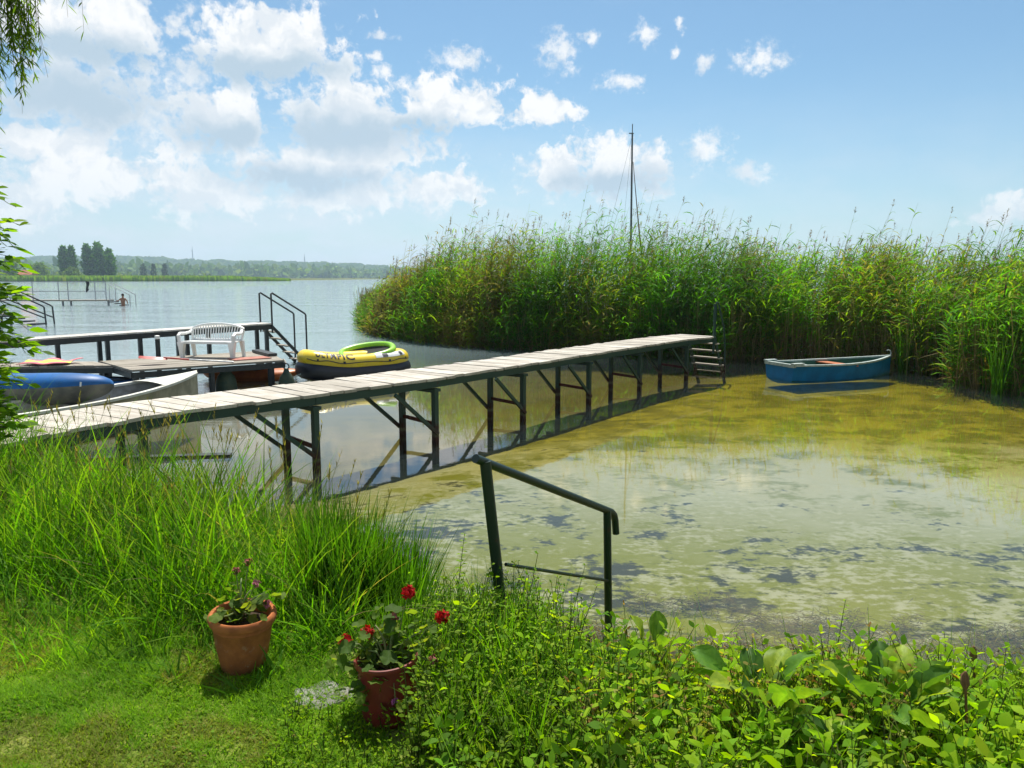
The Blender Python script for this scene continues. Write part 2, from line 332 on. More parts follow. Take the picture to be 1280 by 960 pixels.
n = mat('lake_bed_silt'); p = pos(n); ps = n.v('MULTIPLY', p, (1.0, 1.35, 1.0))
big = n.noise(ps, 0.55, 5, 0.6); mid = n.noise(ps, 2.2, 5, 0.65); fin = n.noise(ps, 9, 5, 0.65)
px_b, py_, _z = n.node('ShaderNodeSeparateXYZ', {0: p}).outputs
far_k = n.ramp(n.m('ADD', py_, n.m('MULTIPLY', big, 5.0)), 9.5, 15.5)
near_k = n.ramp(n.m('ADD', n.m('SUBTRACT', py_, n.m('MULTIPLY', px_b, -0.25)), n.m('MULTIPLY', mid, 4.0)), 13.4, 8.8)
left_k = n.ramp(n.m('SUBTRACT', py_, n.m('MULTIPLY', px_b, 1.4)), 11.2, 13.2)
silt = n.mix(far_k, (0.36, 0.345, 0.27), (0.26, 0.21, 0.010))
algae = n.mix(far_k, (0.155, 0.158, 0.003), (0.115, 0.098, 0.003))
k = n.ramp(n.m('ADD', n.m('MULTIPLY', n.noise(ps, 1.25, 6, 0.62), 0.75), n.m('MULTIPLY', fin, 0.25)), n.ramp(far_k, 0, 1, 0.475, 0.44, False), n.ramp(far_k, 0, 1, 0.60, 0.56, False))
k = n.m('MULTIPLY', k, n.ramp(big, 0.30, 0.60, 0.5, 1.0)); k = n.m('MAXIMUM', k, n.m('MULTIPLY', near_k, n.ramp(n.m('ADD', n.m('MULTIPLY', fin, 0.5), n.m('MULTIPLY', mid, 0.5)), 0.40, 0.52, 0.35, 1.0))); c = n.mix(k, silt, algae); c = n.mix(n.m('MULTIPLY', left_k, 0.8), c, (0.095, 0.08, 0.035))
weed = n.ramp(n.m('ADD', n.m('MULTIPLY', n.noise(ps, 1.3, 6, 0.7), 0.7), n.m('MULTIPLY', fin, 0.3)), n.m('SUBTRACT', 0.585, n.m('MULTIPLY', near_k, 0.075)), n.m('SUBTRACT', 0.65, n.m('MULTIPLY', near_k, 0.075)))
c = n.mix(n.m('MULTIPLY', weed, 0.95), c, (0.035, 0.032, 0.012))
M_bed = finish(n, n.node('ShaderNodeBsdfPrincipled', {'Base Color': c, 'Roughness': 0.95, 'Specular IOR Level': 0.0, 'Normal': bump(n, mid, 0.6, 0.05)}).outputs[0])
xs = np.concatenate([[-3300, -900, -300, -120, -70], np.linspace(-45, 45, 190), [70, 120, 300, 900, 3300]])
ys = np.concatenate([[-60, -20], np.linspace(-8, 40, 150), [50, 60, 80, 130, 300, 900, 3300]])
def bed_z(x, y):
    z = np.minimum(ground_z(x, y) - 0.02, 0.3); far = np.maximum(np.abs(x), y)
    return np.where(far > 60, -1.0 - np.clip((far - 60) / 400, 0, 1) * 0.6, z)
grid('lake_bed', xs, ys, bed_z, M_bed)

# lake: clear shallow water, cloudier and ruffled by wind towards the open lake
n = mat('lake_water'); p = pos(n); sp = n.node('ShaderNodeSeparateXYZ', {0: p}); px_, py_ = sp.outputs[0], sp.outputs[1]
open_ = n.ramp(n.m('SUBTRACT', py_, n.m('MULTIPLY', px_, 1.55)), 17.5, 36)          # left of the pier, out on the lake
patch = n.noise(n.v('MULTIPLY', p, (0.10, 0.22, 1)), 1.0, 4, 0.55)
dist = n.ramp(py_, 15, 90)
rough_w = n.m('ADD', n.m('MULTIPLY', open_, n.ramp(patch, 0.35, 0.65, 0.35, 0.8)), 0.010)
wv = n.v('MULTIPLY', p, (0.8, 2.2, 1))
h1 = n.noise(wv, 1.6, 4, 0.6, 0.4); h2 = n.noise(wv, 5.5, 3, 0.55, 0.6); h3 = n.noise(n.v('MULTIPLY', p, (0.25, 0.7, 1)), 0.6, 4, 0.6)
hh = n.m('ADD', n.m('MULTIPLY', h1, 0.7), n.m('ADD', n.m('MULTIPLY', h2, 0.2), n.m('MULTIPLY', h3, n.m('MULTIPLY', dist, 5.0))))
bn = n.node('ShaderNodeBump', {'Height': n.m('MULTIPLY', hh, rough_w), 'Strength': 1.0, 'Distance': 0.085}).outputs[0]
fr = n.m('MULTIPLY', n.node('ShaderNodeFresnel', {'IOR': 1.333, 'Normal': bn}).outputs[0], 1.15, clamp=True)
gl = n.node('ShaderNodeBsdfGlossy', {'Color': (1, 1, 1), 'Roughness': 0.02, 'Normal': bn})
tr = n.node('ShaderNodeBsdfTransparent', {'Color': (0.93, 0.95, 0.86)})
df = n.node('ShaderNodeBsdfDiffuse', {'Color': (0.27, 0.36, 0.37)})
turb = n.ramp(n.m('SUBTRACT', py_, n.m('MULTIPLY', px_, 1.55)), 14, 40, 0.03, 0.92)
under = n.node('ShaderNodeMixShader', {0: turb, 1: tr.outputs[0], 2: df.outputs[0]})
M_water = finish(n, n.node('ShaderNodeMixShader', {0: fr, 1: under.outputs[0], 2: gl.outputs[0]}).outputs[0])
wat = grid('lake', np.array([-3300, -300, -60, 0, 60, 300, 3300.]), np.array([0, 20, 60, 300, 3300.]), lambda x, y: 0 * x, M_water)

# ---------------------------------------------------------------- long footbridge pier
DZ = 0.92
front = [Vector(q) for q in ((-4.52, 6.35), (-3.85, 7.92), (-2.42, 9.42), (-1.08, 10.98), (0.22, 12.72), (1.50, 14.5), (2.75, 16.2), (4.15, 18.0), (5.0, 18.8))]
PW = 1.06
def left_n(d): return Vector((-d.y, d.x))
back = []
for i, p in enumerate(front):
    d1 = (front[i] - front[i - 1]).normalized() if i else (front[1] - front[0]).normalized()
    d2 = (front[i + 1] - front[i]).normalized() if i < len(front) - 1 else d1
    nn = (left_n(d1) + left_n(d2)).normalized(); back.append(p + nn * PW / max(nn.dot(left_n(d1)), 0.5))
pier = thing('pier', 'long narrow plank pier on green iron legs crossing the picture to the reeds', 'pier', (0.2, 12.7, 0))
for i in range(len(front) - 1):
    a, b, c_, d_ = front[i], front[i + 1], back[i + 1], back[i]; ln = (b - a).length; k = max(1, round(ln / 0.205))
    for j in range(k):
        t0, t1 = (j + rng.uniform(.015, .06)) / k, (j + 1 - rng.uniform(.015, .06)) / k
        o1, o2 = rng.uniform(-.028, .028, 2); ou = (a - d_).normalized()
        q = [a.lerp(b, t0) + ou * o1, a.lerp(b, t1) + ou * o1, d_.lerp(c_, t1) + ou * o2, d_.lerp(c_, t0) + ou * o2]
        z1, z2 = DZ + rng.uniform(-.008, .006), DZ + rng.uniform(-.008, .006)
        ctr = sum(q, Vector((0, 0))) / 4; ang = math.atan2(-ou.y, -ou.x); ca, sa = math.cos(ang), math.sin(ang)
        L = lambda p, z: ((p.x - ctr.x) * ca + (p.y - ctr.y) * sa, -(p.x - ctr.x) * sa + (p.y - ctr.y) * ca, z)
        m = MB().hexa([L(q[0], z1 - .038), L(q[1], z1 - .038), L(q[2], z2 - .038), L(q[3], z2 - .038), L(q[0], z1), L(q[1], z1), L(q[2], z2), L(q[3], z2)])
        o = m.build('plank', M_plank); o.parent = pier; o.location = (ctr.x - 0.2, ctr.y - 12.7, 0); o.rotation_euler = (0, 0, ang)
    inw = (d_ - a).normalized()
    for (s0, s1, off) in ((a, b, 0.05), (d_, c_, -0.05)):
        p0, p1 = s0 + inw * off, s1 + inw * off
        bar_part('stringer', M_iron, pier, (p0.x, p0.y, DZ - .093), (p1.x, p1.y, DZ - .093), 0.05, 0.10)
def bent(p, dr, brace=True, zb=-0.5, rung=0.26, inset=0.74):
    inw = left_n(dr); f = p + inw * 0.03 - dr * 0.02; g = p + inw * inset
    for q, off in ((f, 0), (g, 0)):
        m = MB().bar((q.x, q.y, zb), (q.x, q.y, DZ - .16), 0.075, 0.075, (dr.x, dr.y, 0))
        m.bar((q.x, q.y, DZ - .2), (q.x, q.y, DZ - .158), 0.12, 0.12, (dr.x, dr.y, 0)); m.build('post', M_iron, pier)
    bar_part('crossbar', M_rust, pier, (f.x, f.y, rung - .02), (g.x, g.y, rung + .02), 0.035, 0.05)
    bar_part('headbeam', M_iron, pier, (f.x, f.y, DZ - .19), (p.x + inw.x * 1.0, p.y + inw.y * 1.0, DZ - .19), 0.05, 0.06)
    if brace:
        for q in (f, g):
            o = -inw * 0.055 if q is f else inw * 0.05
            t = q - dr * 0.82 + o; bar_part('brace', M_iron, pier, (q.x + o.x, q.y + o.y, 0.10), (t.x, t.y, DZ - .15), 0.04, 0.05)
for i in range(1, 8):
    d = (front[i + 1] - front[i - 1]).normalized() if i > 1 else (front[2] - front[1]).normalized()
    bent(front[i], d, brace=i > 1, rung=0.26 if i > 1 else 0.1)
d0 = (front[1] - front[0]).normalized(); bent(front[0].lerp(front[1], 0.52), d0, False, -0.2, 0.12)
# ladder stair down into the water at the far end, with its handrail
ex = (front[-1] - front[-2]).normalized(); ey = left_n(ex); e0 = front[-1]
stair = thing('pier_stair', 'dark iron stair with pale treads and handrail at the end of the long pier', 'stair', (e0.x, e0.y, 0))
def sp(along, across, z): return (e0.x + ex.x * along + ey.x * across, e0.y + ex.y * along + ey.y * across, z)
for a in (0.06, 0.84): bar_part('stringer', M_iron, stair, sp(0.03, a, 0.88), sp(0.62, a, -0.4), 0.03, 0.09)
for k in range(5):
    z = 0.74 - k * 0.185; al = 0.09 + k * 0.085
    m = MB().hexa([sp(al - .05, .03, z - .03), sp(al + .13, .03, z - .03), sp(al + .13, .87, z - .03), sp(al - .05, .87, z - .03), sp(al - .05, .03, z), sp(al + .13, .03, z), sp(al + .13, .87, z), sp(al - .05, .87, z)])
    m.build('tread', M_oldwood, stair)
MB().tube([sp(0, .03, .8), sp(0.0, .03, 1.70), sp(0.03, .03, 1.75), sp(0.10, .03, 1.74), sp(0.40, .03, 1.1), sp(0.48, .03, 0.55), sp(0.5, .03, -.38)], 0.022, 8).build('handrail', M_iron, stair, True)
MB().tube([sp(-.05, .03, .5), sp(-0.05, .03, 1.72)], 0.03, 8).build('post', M_iron, stair, True)

# ---------------------------------------------------------------- neighbours' raised pier (left, behind the bathing platform)
up0, up1 = Vector((-12.2, 14.2)), Vector((-6.35, 20.3)); ud = (up1 - up0).normalized(); un = left_n(ud)
uz = lambda t: 1.00 + 0.16 * t
M_board = wood_mat('bleached_board', (0.50, 0.47, 0.42), (0.70, 0.67, 0.62))
rp = thing('raised_pier', 'raised narrow pier with bleached boards on black legs behind the white bench', 'pier', (up0.x, up0.y, 0))
k = 42; ul = (up1 - up0).length
for j in range(k):
    t0, t1 = (j + .03) / k, (j + .97) / k; q0, q1 = up0.lerp(up1, t0), up0.lerp(up1, t1); z0, z1 = uz(t0), uz(t1); r0, r1 = q0 + un * .62, q1 + un * .62
    MB().hexa([(q0.x, q0.y, z0 - .035), (q1.x, q1.y, z1 - .035), (r1.x, r1.y, z1 - .035), (r0.x, r0.y, z0 - .035), (q0.x, q0.y, z0), (q1.x, q1.y, z1), (r1.x, r1.y, z1), (r0.x, r0.y, z0)]).build('plank', M_board, rp)
for off in (0.03, 0.58):
    a, b = up0 + un * off, up1 + un * off
    bar_part('stringer', M_black, rp, (a.x, a.y, uz(0) - .10), (b.x, b.y, uz(1) - .10), 0.05, 0.12)
for t in (0.08, 0.40, 0.52, 0.605, 0.735, 0.8, 0.985):
    for off in (0.05, 0.57):
        if off > .5 and t in (0.40, 0.605, 0.8): continue
        q = up0.lerp(up1, t) + un * off; bar_part('leg', M_black, rp, (q.x, q.y, -0.8), (q.x, q.y, uz(t) - .14), 0.085, 0.085, (ud.x, ud.y, 0))
us = thing('raised_pier_stair', 'black iron stair with two sloping handrails at the end of the raised pier', 'stair', (up1.x, up1.y, 0))
def up(al, ac, z): return (up1.x + ud.x * al + un.x * ac, up1.y + ud.y * al + un.y * ac, z)
for a in (0.0, 0.62):
    MB().tube([up(0.02, a, 0.9), up(0.02, a, 1.93), up(0.05, a, 1.95), up(1.0, a, 1.38), up(1.03, a, 1.34), up(1.03, a, 0.0), up(1.03, a, -.5)], 0.024, 8).build('handrail', M_black, us, True)
    bar_part('stringer', M_black, us, up(0.0, a + .03, 1.1), up(1.05, a + .03, 0.0), 0.03, 0.08)
for k in range(5):
    z = 0.93 - k * .2; al = .16 + k * .19
    MB().hexa([up(al - .09, .02, z - .03), up(al + .09, .02, z - .03), up(al + .09, .64, z - .03), up(al - .09, .64, z - .03), up(al - .09, .02, z), up(al + .09, .02, z), up(al + .09, .64, z), up(al - .09, .64, z)]).build('tread', M_oldwood, us)

# ---------------------------------------------------------------- low bathing platform
PZ = 0.60
A, B, Cc, D = Vector((-4.87, 16.35)), Vector((-7.25, 14.55)), Vector((-8.75, 16.2)), Vector((-6.0, 18.6))   # front right, front left, back left, back right
plat = thing('bathing_platform', 'low weathered plank platform carrying the white bench, joined to a walkway', 'platform', (-6.5, 15.8, 0))
def slab(p4, nm, k, along01, parent, z, th=.04, matl=M_oldwood):     # k planks dividing the edge p4[0]->p4[1]
    a, b, c_, d_ = p4
    for j in range(k):
        t0, t1 = (j + .03) / k, (j + .97) / k; zz = z + rng.uniform(-.004, .004)
        q = [a.lerp(b, t0), a.lerp(b, t1), d_.lerp(c_, t1), d_.lerp(c_, t0)]; ctr = sum(q, Vector((0, 0))) / 4
        e = (q[3] - q[0]) if not along01 else (q[3] - q[0]); ang = math.atan2(e.y, e.x); ca, sa = math.cos(ang), math.sin(ang)
        L = lambda p, z_: ((p.x - ctr.x) * ca + (p.y - ctr.y) * sa, -(p.x - ctr.x) * sa + (p.y - ctr.y) * ca, z_)
        m = MB().hexa([L(p, zz - th) for p in q] + [L(p, zz) for p in q]); o = m.build(nm, matl); o.parent = parent
        o.location = (ctr.x - ORG[parent.name].x, ctr.y - ORG[parent.name].y, 0); o.rotation_euler = (0, 0, ang)
slab((A, D, Cc, B), 'plank', 26, True, plat, PZ)
w0, w1 = Vector((-13.2, 14.7)), Vector((-13.4, 15.7))
slab((Vector((-8.1, 15.45)), w0, w1, Cc + Vector((-.1, .0))), 'plank', 30, True, plat, PZ - .006)
for (p, q) in ((A, B), (D, Cc), (A.lerp(D, .02), D), (B, Cc), (Vector((-8.05, 15.4)), w0 + Vector((0, .05))), (Cc + Vector((-.05, -.05)), w1 - Vector((0, .05)))):
    bar_part('joist', M_black, plat, (p.x, p.y, PZ - .105), (q.x, q.y, PZ - .105), 0.05, 0.11)
for q in (A.lerp(B, .06), A.lerp(B, .5), B, A.lerp(D, .5), D, Cc, w0.lerp(B, .5), Vector((-10.5, 15.1))):
    qq = q.lerp(Vector((-6.6, 15.6)), .06) if q.x > -9 else q
    bar_part('post', M_black, plat, (qq.x, qq.y, -.6), (qq.x, qq.y, PZ - .16), .08, .08)

# ---------------------------------------------------------------- things on and about the platform
def local(loc, rz):
    return Matrix.Translation(Vector(loc)) @ Matrix.Rotation(rz, 4, 'Z')
# white plastic garden bench
BL = (-6.62, 16.95, PZ); BR = math.radians(-9)
bench = thing('garden_bench', 'white plastic garden bench with slatted back on the low platform', 'bench', BL)
T = local(BL, BR) @ Matrix.Diagonal((1.06, .9, .88, 1))
def bp(name, m, smooth=False): return m.xf(T).build(name, M_white, bench, smooth)
for sx in (-.56, .56):
    bp('leg', MB().loft([[(sx + dx * w, -.27 + dy * d, z) for dx, dy in ((-1, -1), (1, -1), (1, 1), (-1, 1))] for z, w, d in ((0, .035, .04), (.2, .045, .055), (.4, .075, .06))], True, True))
    bp('leg', MB().loft([[(sx + dx * w, y + dy * d, z) for dx, dy in ((-1, -1), (1, -1), (1, 1), (-1, 1))] for z, w, d, y in ((0, .03, .03, .28), (.2, .03, .035, .24), (.42, .04, .045, .2))], True, True))
    s = 1 if sx > 0 else -1
    bp('armrest', MB().tube([(sx + .03 * s, -.28, .36), (sx + .05 * s, -.29, .56), (sx + .05 * s, -.22, .61), (sx + .05 * s, 0, .60), (sx + .02 * s, .16, .62), (sx, .22, .68)], [.045, .04, .04, .038, .035, .03], 8), True)
seat = MB()
for k in range(9): seat.box((0, -.25 + k * .053, .405 + .006 * math.cos(k * .7)), (1.16, .045, .022))
seat.box((-.42, 0, .388), (.04, .46, .02)); seat.box((.42, 0, .388), (.04, .46, .02)); seat.box((0, -.285, .385), (1.2, .03, .05)); bp('seat', seat)
arch = [( -.58 + 1.16 * t, .24 + .05 * 1, .70 + .13 * math.sin(math.pi * min(1, max(0, t))) ** .6) for t in np.linspace(0, 1, 15)]
bp('back_frame', MB().tube(arch, .03, 8).tube([(-.55, .2, .44), (.55, .2, .44)], .028, 8).tube([(-.58, .28, .68), (-.55, .2, .42)], .028, 8).tube([(.58, .28, .68), (.55, .2, .42)], .028, 8), True)
for k in range(18):
    t = (k + 1) / 19; x = -.53 + 1.06 * t; zt = .70 + .12 * math.sin(math.pi * t) ** .6; fan = (t - .5) * .1
    MB().bar((x, .205, .44), (x + fan * .4, .225, .55), .022, .012, (0, 1, 0)).bar((x + fan * .4, .225, .55), (x + fan, .288, zt), .022, .012, (0, 1, 0)).xf(T).build('slat', M_white, bench)
# red paddle
M_red = simple('red_plastic', (0.42, 0.035, 0.02), (0.34, 0.025, 0.018), 0.35, 5, 0.5)
pad = thing('paddle', 'red bladed paddle with grey shaft lying on the low platform', 'paddle', (-7.1, 15.75, PZ))
bl = MB(); rings = []
for t in np.linspace(0, 1, 9):
    w = .105 * math.sin(math.pi * (0.12 + t * .8)) ** .7; x = -7.52 + t * .5; y = 15.42 + t * .12
    rings.append([(x, y - w, PZ + .15 - .05 * t), (x, y, PZ + .19 - .05 * t), (x, y + w, PZ + .15 - .05 * t), (x, y, PZ + .14 - .05 * t)])
bl.loft(rings, True, True).build('blade', M_red, pad, True)
MB().tube([(-7.08, 15.53, PZ + .14), (-6.6, 15.62, PZ + .09)], .019, 8).build('sleeve', M_red, pad, True)
MB().tube([(-6.6, 15.62, PZ + .09), (-5.75, 15.78, PZ + .022)], .016, 8).build('shaft', M_galv, pad, True)
# post with a white cap, board and red mat on the platform, towel on the walkway
cp = thing('mooring_post', 'short black post with white cap at the back of the low platform', 'post', (-8.0, 17.3, 0))
MB().tube([(-8.0, 17.3, -.6), (-8.0, 17.3, .98)], .052, 10).build('shaft', M_black, cp, True); MB().tube([(-8.0, 17.3, .98), (-8.0, 17.3, 1.05), (-8.0, 17.3, 1.06)], [.056, .056, .03], 10).build('cap', M_white, cp, True)
bd = MB().bar((-6.05, 18.1, PZ + .04), (-5.35, 17.1, PZ + .04), .2, .06).build('board', M_black)
tag(bd, 'dark thick board lying on the low platform to the right of the bench', 'board')
n = mat('red_mat'); M_mat = simple('faded_red_mat', (0.42, 0.20, 0.16), (0.34, 0.15, 0.12), 0.9, 12, 0.1, 0.3)
me = MB().box((-5.7, 16.6, PZ + .012), (.8, .45, .02), .7).build('mat', M_mat); tag(me, 'faded red mat on the low platform beside the bench leg', 'mat')
n = mat('striped_towel'); o = obj_vec(n); s = n.m('FRACT', n.m('MULTIPLY', n.node('ShaderNodeSeparateXYZ', {0: o}).outputs[1], 2.2))
M_towel = finish(n, n.node('ShaderNodeBsdfPrincipled', {'Base Color': n.mix(n.ramp(s, .45, .5), (0.75, 0.75, 0.12), (0.72, 0.18, 0.20)), 'Roughness': .95}).outputs[0])
V = []; 
xs_, ys_ = np.linspace(0, 1, 14), np.linspace(0, 1, 10); tm = MB()
rings = [[(-9.95 + .9 * a + .12 * b + .05 * math.sin(7 * b), 15.3 + .55 * b + .03 * math.sin(9 * a), PZ + .03 + .05 * abs(math.sin(5 * a + 3 * b)) * (0.5 + b)) for b in ys_] for a in xs_]
tag(tm.loft(rings, False).build('towel', M_towel, None, True), 'yellow and pink towel crumpled on the walkway at the left', 'towel')
tm_o = bpy.data.objects['towel']; tm_o.modifiers.new('thick', 'SOLIDIFY').thickness = .012
# float drum and mooring buoy
M_float = simple('weedy_green_plastic', (0.02, 0.045, 0.03), (0.05, 0.065, 0.035), 0.6, 9, 0.3, 0.3)
dr = MB().lathe([(0.0, -.22), (.14, -.2), (.2, -.1), (.215, .05), (.2, .2), (.17, .3), (.12, .36), (.12, .42), (0, .42)], (-5.95, 15.85, .02)).build('float_drum', M_float, None, True)
tag(dr, 'round dark weedy float drum under the low platform edge', 'float')
buoy = thing('mooring_buoy', 'dark green pear shaped buoy with iron eye hanging at the platform corner', 'buoy', (-4.78, 16.15, 0))
MB().lathe([(0, -.12), (.1, -.1), (.165, .02), (.17, .12), (.14, .24), (.07, .34), (.045, .42), (0, .43)], (-4.78, 16.15, .02)).build('body', M_float, buoy, True)
MB().tube([(-4.78 + .06 * math.cos(a), 16.15, .49 + .06 * math.sin(a)) for a in np.linspace(0, 2 * math.pi, 13)[:-1]], .014, 6, loop=True).build('eye', M_black, buoy, True)
MB().tube([(-4.78, 16.15, .54), (-4.8, 16.2, .57), (-4.85, 16.3, .6), (-4.9, 16.38, .62)], .013, 6).build('rope', M_oldwood, buoy, True)

# ---------------------------------------------------------------- boats
def hull_sections(L, beam, sheer, keel, tw=.8, N=18, flare=.18, bow_pow=2.2, vee=.5):
    out = []
    for t in np.linspace(0, 1, N):
        fb = (1 - max(0, (t - .35) / .65) ** bow_pow); ft = tw + (1 - tw) * min(1, t / .4) if t < .4 else 1
        b = max(beam / 2 * fb * ft, .012); zs = sheer(t); zk = keel(t); ring = []
        for a in np.linspace(0, 1, 9):
            yy = b * (1 - flare * (1 - a)) * min(1, (a / .34) ** .6) if a < .34 else b * (1 - flare * (1 - a))
            zz = zk + (zs - zk) * (0.0 if a < 1e-6 else (a ** (1.5 if vee else 2.2)))
            ring.append((t * L, yy, zz))
        out.append(ring)
    return out
def boat_hull(secs, th):
    full = lambda sx, off: [[(x, -max(y - off, .004), z) for x, y, z in reversed(s[1:])] + [(x, max(y - off, 0), z + off * (0.9 if i == 0 else 0)) for i, (x, y, z) in enumerate(s)] for s in sx]
    return full(secs, 0), full(secs, th)
def make_boat(name, label, loc, rz, L, beam, sheer, keel, m_out, m_in, m_rim, thwarts, m_thw, tw=.8, flare=.18, bow_pow=2.2, roll=0, rim=.05, foredeck=None, cat='rowing boat', transom_z=None):
    t = thing(name, label, cat, loc); Mx = local(loc, rz) @ Matrix.Rotation(roll, 4, 'X')
    secs = hull_sections(L, beam, sheer, keel, tw, 18, flare, bow_pow); o, i = boat_hull(secs, .03)
    MB().loft(o, False).add(o[0], [tuple(range(len(o[0])))]).xf(Mx).build('hull', m_out, t, True)
    i2 = [[(min(max(x, .03), L - .04), y, z + .012) for x, y, z in r] for r in i]
    MB().loft(i2[:-1], False).add(i2[0], [tuple(range(len(i2[0])))]).xf(Mx).build('lining', m_in, t, True)
    rp_ = [r[0] for r in o] + [r[-1] for r in reversed(o)]
    rm = MB()
    for side in (0, -1):
        pts = [Vector(r[side]) for r in o]; sg = -1 if side == 0 else 1
        rm.loft([[(p.x, p.y + sg * .022, p.z - .02), (p.x, p.y + sg * .022, p.z + .018), (p.x, p.y - sg * min(rim, abs(p.y) * .95), p.z + .018), (p.x, p.y - sg * min(rim, abs(p.y) * .95), p.z - .02)] for p in pts], True, True)
    rm.xf(Mx).build('gunwale', m_rim, t)
    a, b = o[0][0], o[0][-1]
    MB().hexa([(-.03, a[1], a[2] - .05), (.05, a[1], a[2] - .05), (.05, b[1], b[2] - .05), (-.03, b[1], b[2] - .05), (-.03, a[1], a[2] + .022), (.05, a[1], a[2] + .022), (.05, b[1], b[2] + .022), (-.03, b[1], b[2] + .022)]).xf(Mx).build('transom_cap', m_rim, t)
    for f, w, z in thwarts:
        s = secs[int(f * 17)]; y = np.interp(z, [q[2] for q in s], [q[1] for q in s]) - .02
        MB().box((f * L, 0, z), (w, 2 * y, .03)).xf(Mx).build('thwart', m_thw, t)
    if foredeck:
        k0 = int(foredeck * 17); rr = [[(x, y * q, z + .02 + .035 * (1 - q * q)) for q in np.linspace(-1, 1, 7)] for x, y, z in [s[-1] for s in secs[k0:]]]
        MB().loft(rr, False).xf(Mx).build('foredeck', m_rim, t, True)
    return t, Mx, secs
M_blue = simple('blue_boat_paint', (0.003, 0.14, 0.36), (0.006, 0.105, 0.25), 0.55, 3.5, 0.15, 0.08)
M_bgreen = simple('green_boat_inside', (0.03, 0.13, 0.09), (0.05, 0.11, 0.07), 0.6, 6, 0.3)
M_rimw = simple('chalky_rim', (0.42, 0.47, 0.45), (0.28, 0.33, 0.31), 0.7, 12, 0.2, 0.2)
M_thw = simple('varnished_thwart', (0.42, 0.14, 0.055), (0.30, 0.09, 0.035), 0.5, 10, 0.35)
rb, Mx, secs = make_boat('rowing_boat', 'blue wooden rowing boat with green inside moored against the reeds', (6.22, 17.75, -.07), math.atan2(1.15, 3.1), 3.35, 1.16,
    lambda t: .44 - .10 * t * (1 - t) + .07 * t ** 3, lambda t: -.05 + .03 * (1 - min(1, t / .2)) + .12 * max(0, (t - .75) / .25) ** 2, M_blue, M_bgreen, M_rimw,
    ((.5, .30, .37),), M_thw, tw=.86)
MB().box((1.0, 0, .32), (.2, .95, .03)).xf(Mx).build('thwart', M_rimw, rb)
for y in (-.47, .47): MB().box((.12, y, .475), (.30, .12, .03)).xf(Mx).build('oarlock_block', M_rimw, rb)
MB().tube([(3.33, 0, .42), (3.36, 0, .57), (3.35, .01, .63), (3.30, .02, .65), (3.24, .02, .64)], .014, 6).xf(Mx).build('bow_hook', M_rimw, rb, True)
M_grp = simple('chalky_white_hull', (0.66, 0.65, 0.58), (0.50, 0.49, 0.42), 0.5, 3, 0.4, 0.1)
M_grpo = simple('stained_beige_hull', (0.34, 0.31, 0.22), (0.22, 0.205, 0.14), 0.6, 4, 0.3, 0.1)
M_grpi = simple('grey_boat_inside', (0.40, 0.40, 0.40), (0.26, 0.25, 0.23), 0.7, 5, 0.2, 0.2)
wb, MxW, _ = make_boat('dinghy', 'chalky white dinghy with grey inside moored beside the low platform', (-7.55, 9.9, 0), math.atan2(3.35, 2.05), 3.95, 1.35,
    lambda t: .50 + .20 * t ** 2.2, lambda t: -.12 + .3 * max(0, (t - .78) / .22) ** 2, M_grpo, M_grpi, M_grp, ((.5, .22, .40), (.16, .3, .38)), M_grp, tw=.82, foredeck=.80, rim=.07, cat='dinghy', bow_pow=2.6)
# blue kayak with grey underside lying across the dinghy, and another one afloat behind
M_kblue = simple('blue_kayak_plastic', (0.008, 0.11, 0.34), (0.010, 0.085, 0.25), 0.45, 3, 0.35, 0.05)
M_kgrey = simple('scuffed_grey_plastic', (0.09, 0.095, 0.09), (0.17, 0.165, 0.145), 0.6, 4, 0.4, 0.1)
def kayak(name, label, loc, rz, L, w, h, m_top, m_bot, tilt=0.0, roll=0.0, split=.45, group=None, wedge=0):
    t = thing(name, label, 'kayak', loc, group); Mx = local(loc, rz) @ Matrix.Rotation(tilt, 4, 'Y') @ Matrix.Rotation(roll, 4, 'X')
    def ring(s, a0, a1, n=11):
        e = max(0.0, 1 - abs(2 * s - 1) ** (3.2 + wedge)) ** .55; up = .10 * abs(2 * s - 1) ** 3
        return [(s * L, w / 2 * e * math.cos(a) * 1.0, h * .5 + up + (h / 2 * e) * math.sin(a)) for a in np.linspace(a0, a1, n)]
    ss = 0.5 - 0.5 * np.cos(np.linspace(0, math.pi, 25)); a_s = math.asin(max(-1, min(1, 2 * split - 1)))
    MB().loft([ring(s, a_s, math.pi - a_s) for s in ss], False).xf(Mx).build('deck', m_top, t, True)
    MB().loft([ring(s, math.pi - a_s, 2 * math.pi + a_s) for s in ss], False).xf(Mx).build('hull', m_bot, t, True)
    MB().tube([(L * .5 + .38 * math.cos(a), .19 * w / .6 * math.sin(a), h * .985) for a in np.linspace(0, 2 * math.pi, 21)[:-1]], .022, 6, loop=True).xf(Mx).build('cockpit_rim', M_black, t, True)
    return t, Mx
kb, MxK = kayak('kayak', 'blue kayak with scuffed grey underside laid across the white dinghy', (-6.12, 11.55, .40), math.radians(177), 3.8, .92, .50, M_kblue, M_kgrey, 0.0, .25, .42, wedge=2)
MB().box((.26, .375, .30), (.02, .012, .07)).xf(MxK).build('decal', M_white, kb)
kayak('kayak', 'blue kayak afloat in the shade under the low platform', (-6.85, 15.0, -.10), math.radians(158), 2.6, .60, .42, M_kblue, M_kblue, 0, 0, .5)
M_orange = simple('orange_plastic', (0.50, 0.15, 0.03), (0.38, 0.10, 0.025), 0.4, 4, 0.45)
kayak('kayak', 'orange kayak afloat between the low platform and the yellow dinghy', (-7.2, 17.75, -.1), math.radians(0), 2.25, .7, .36, M_orange, M_orange, 0, 0, .5)

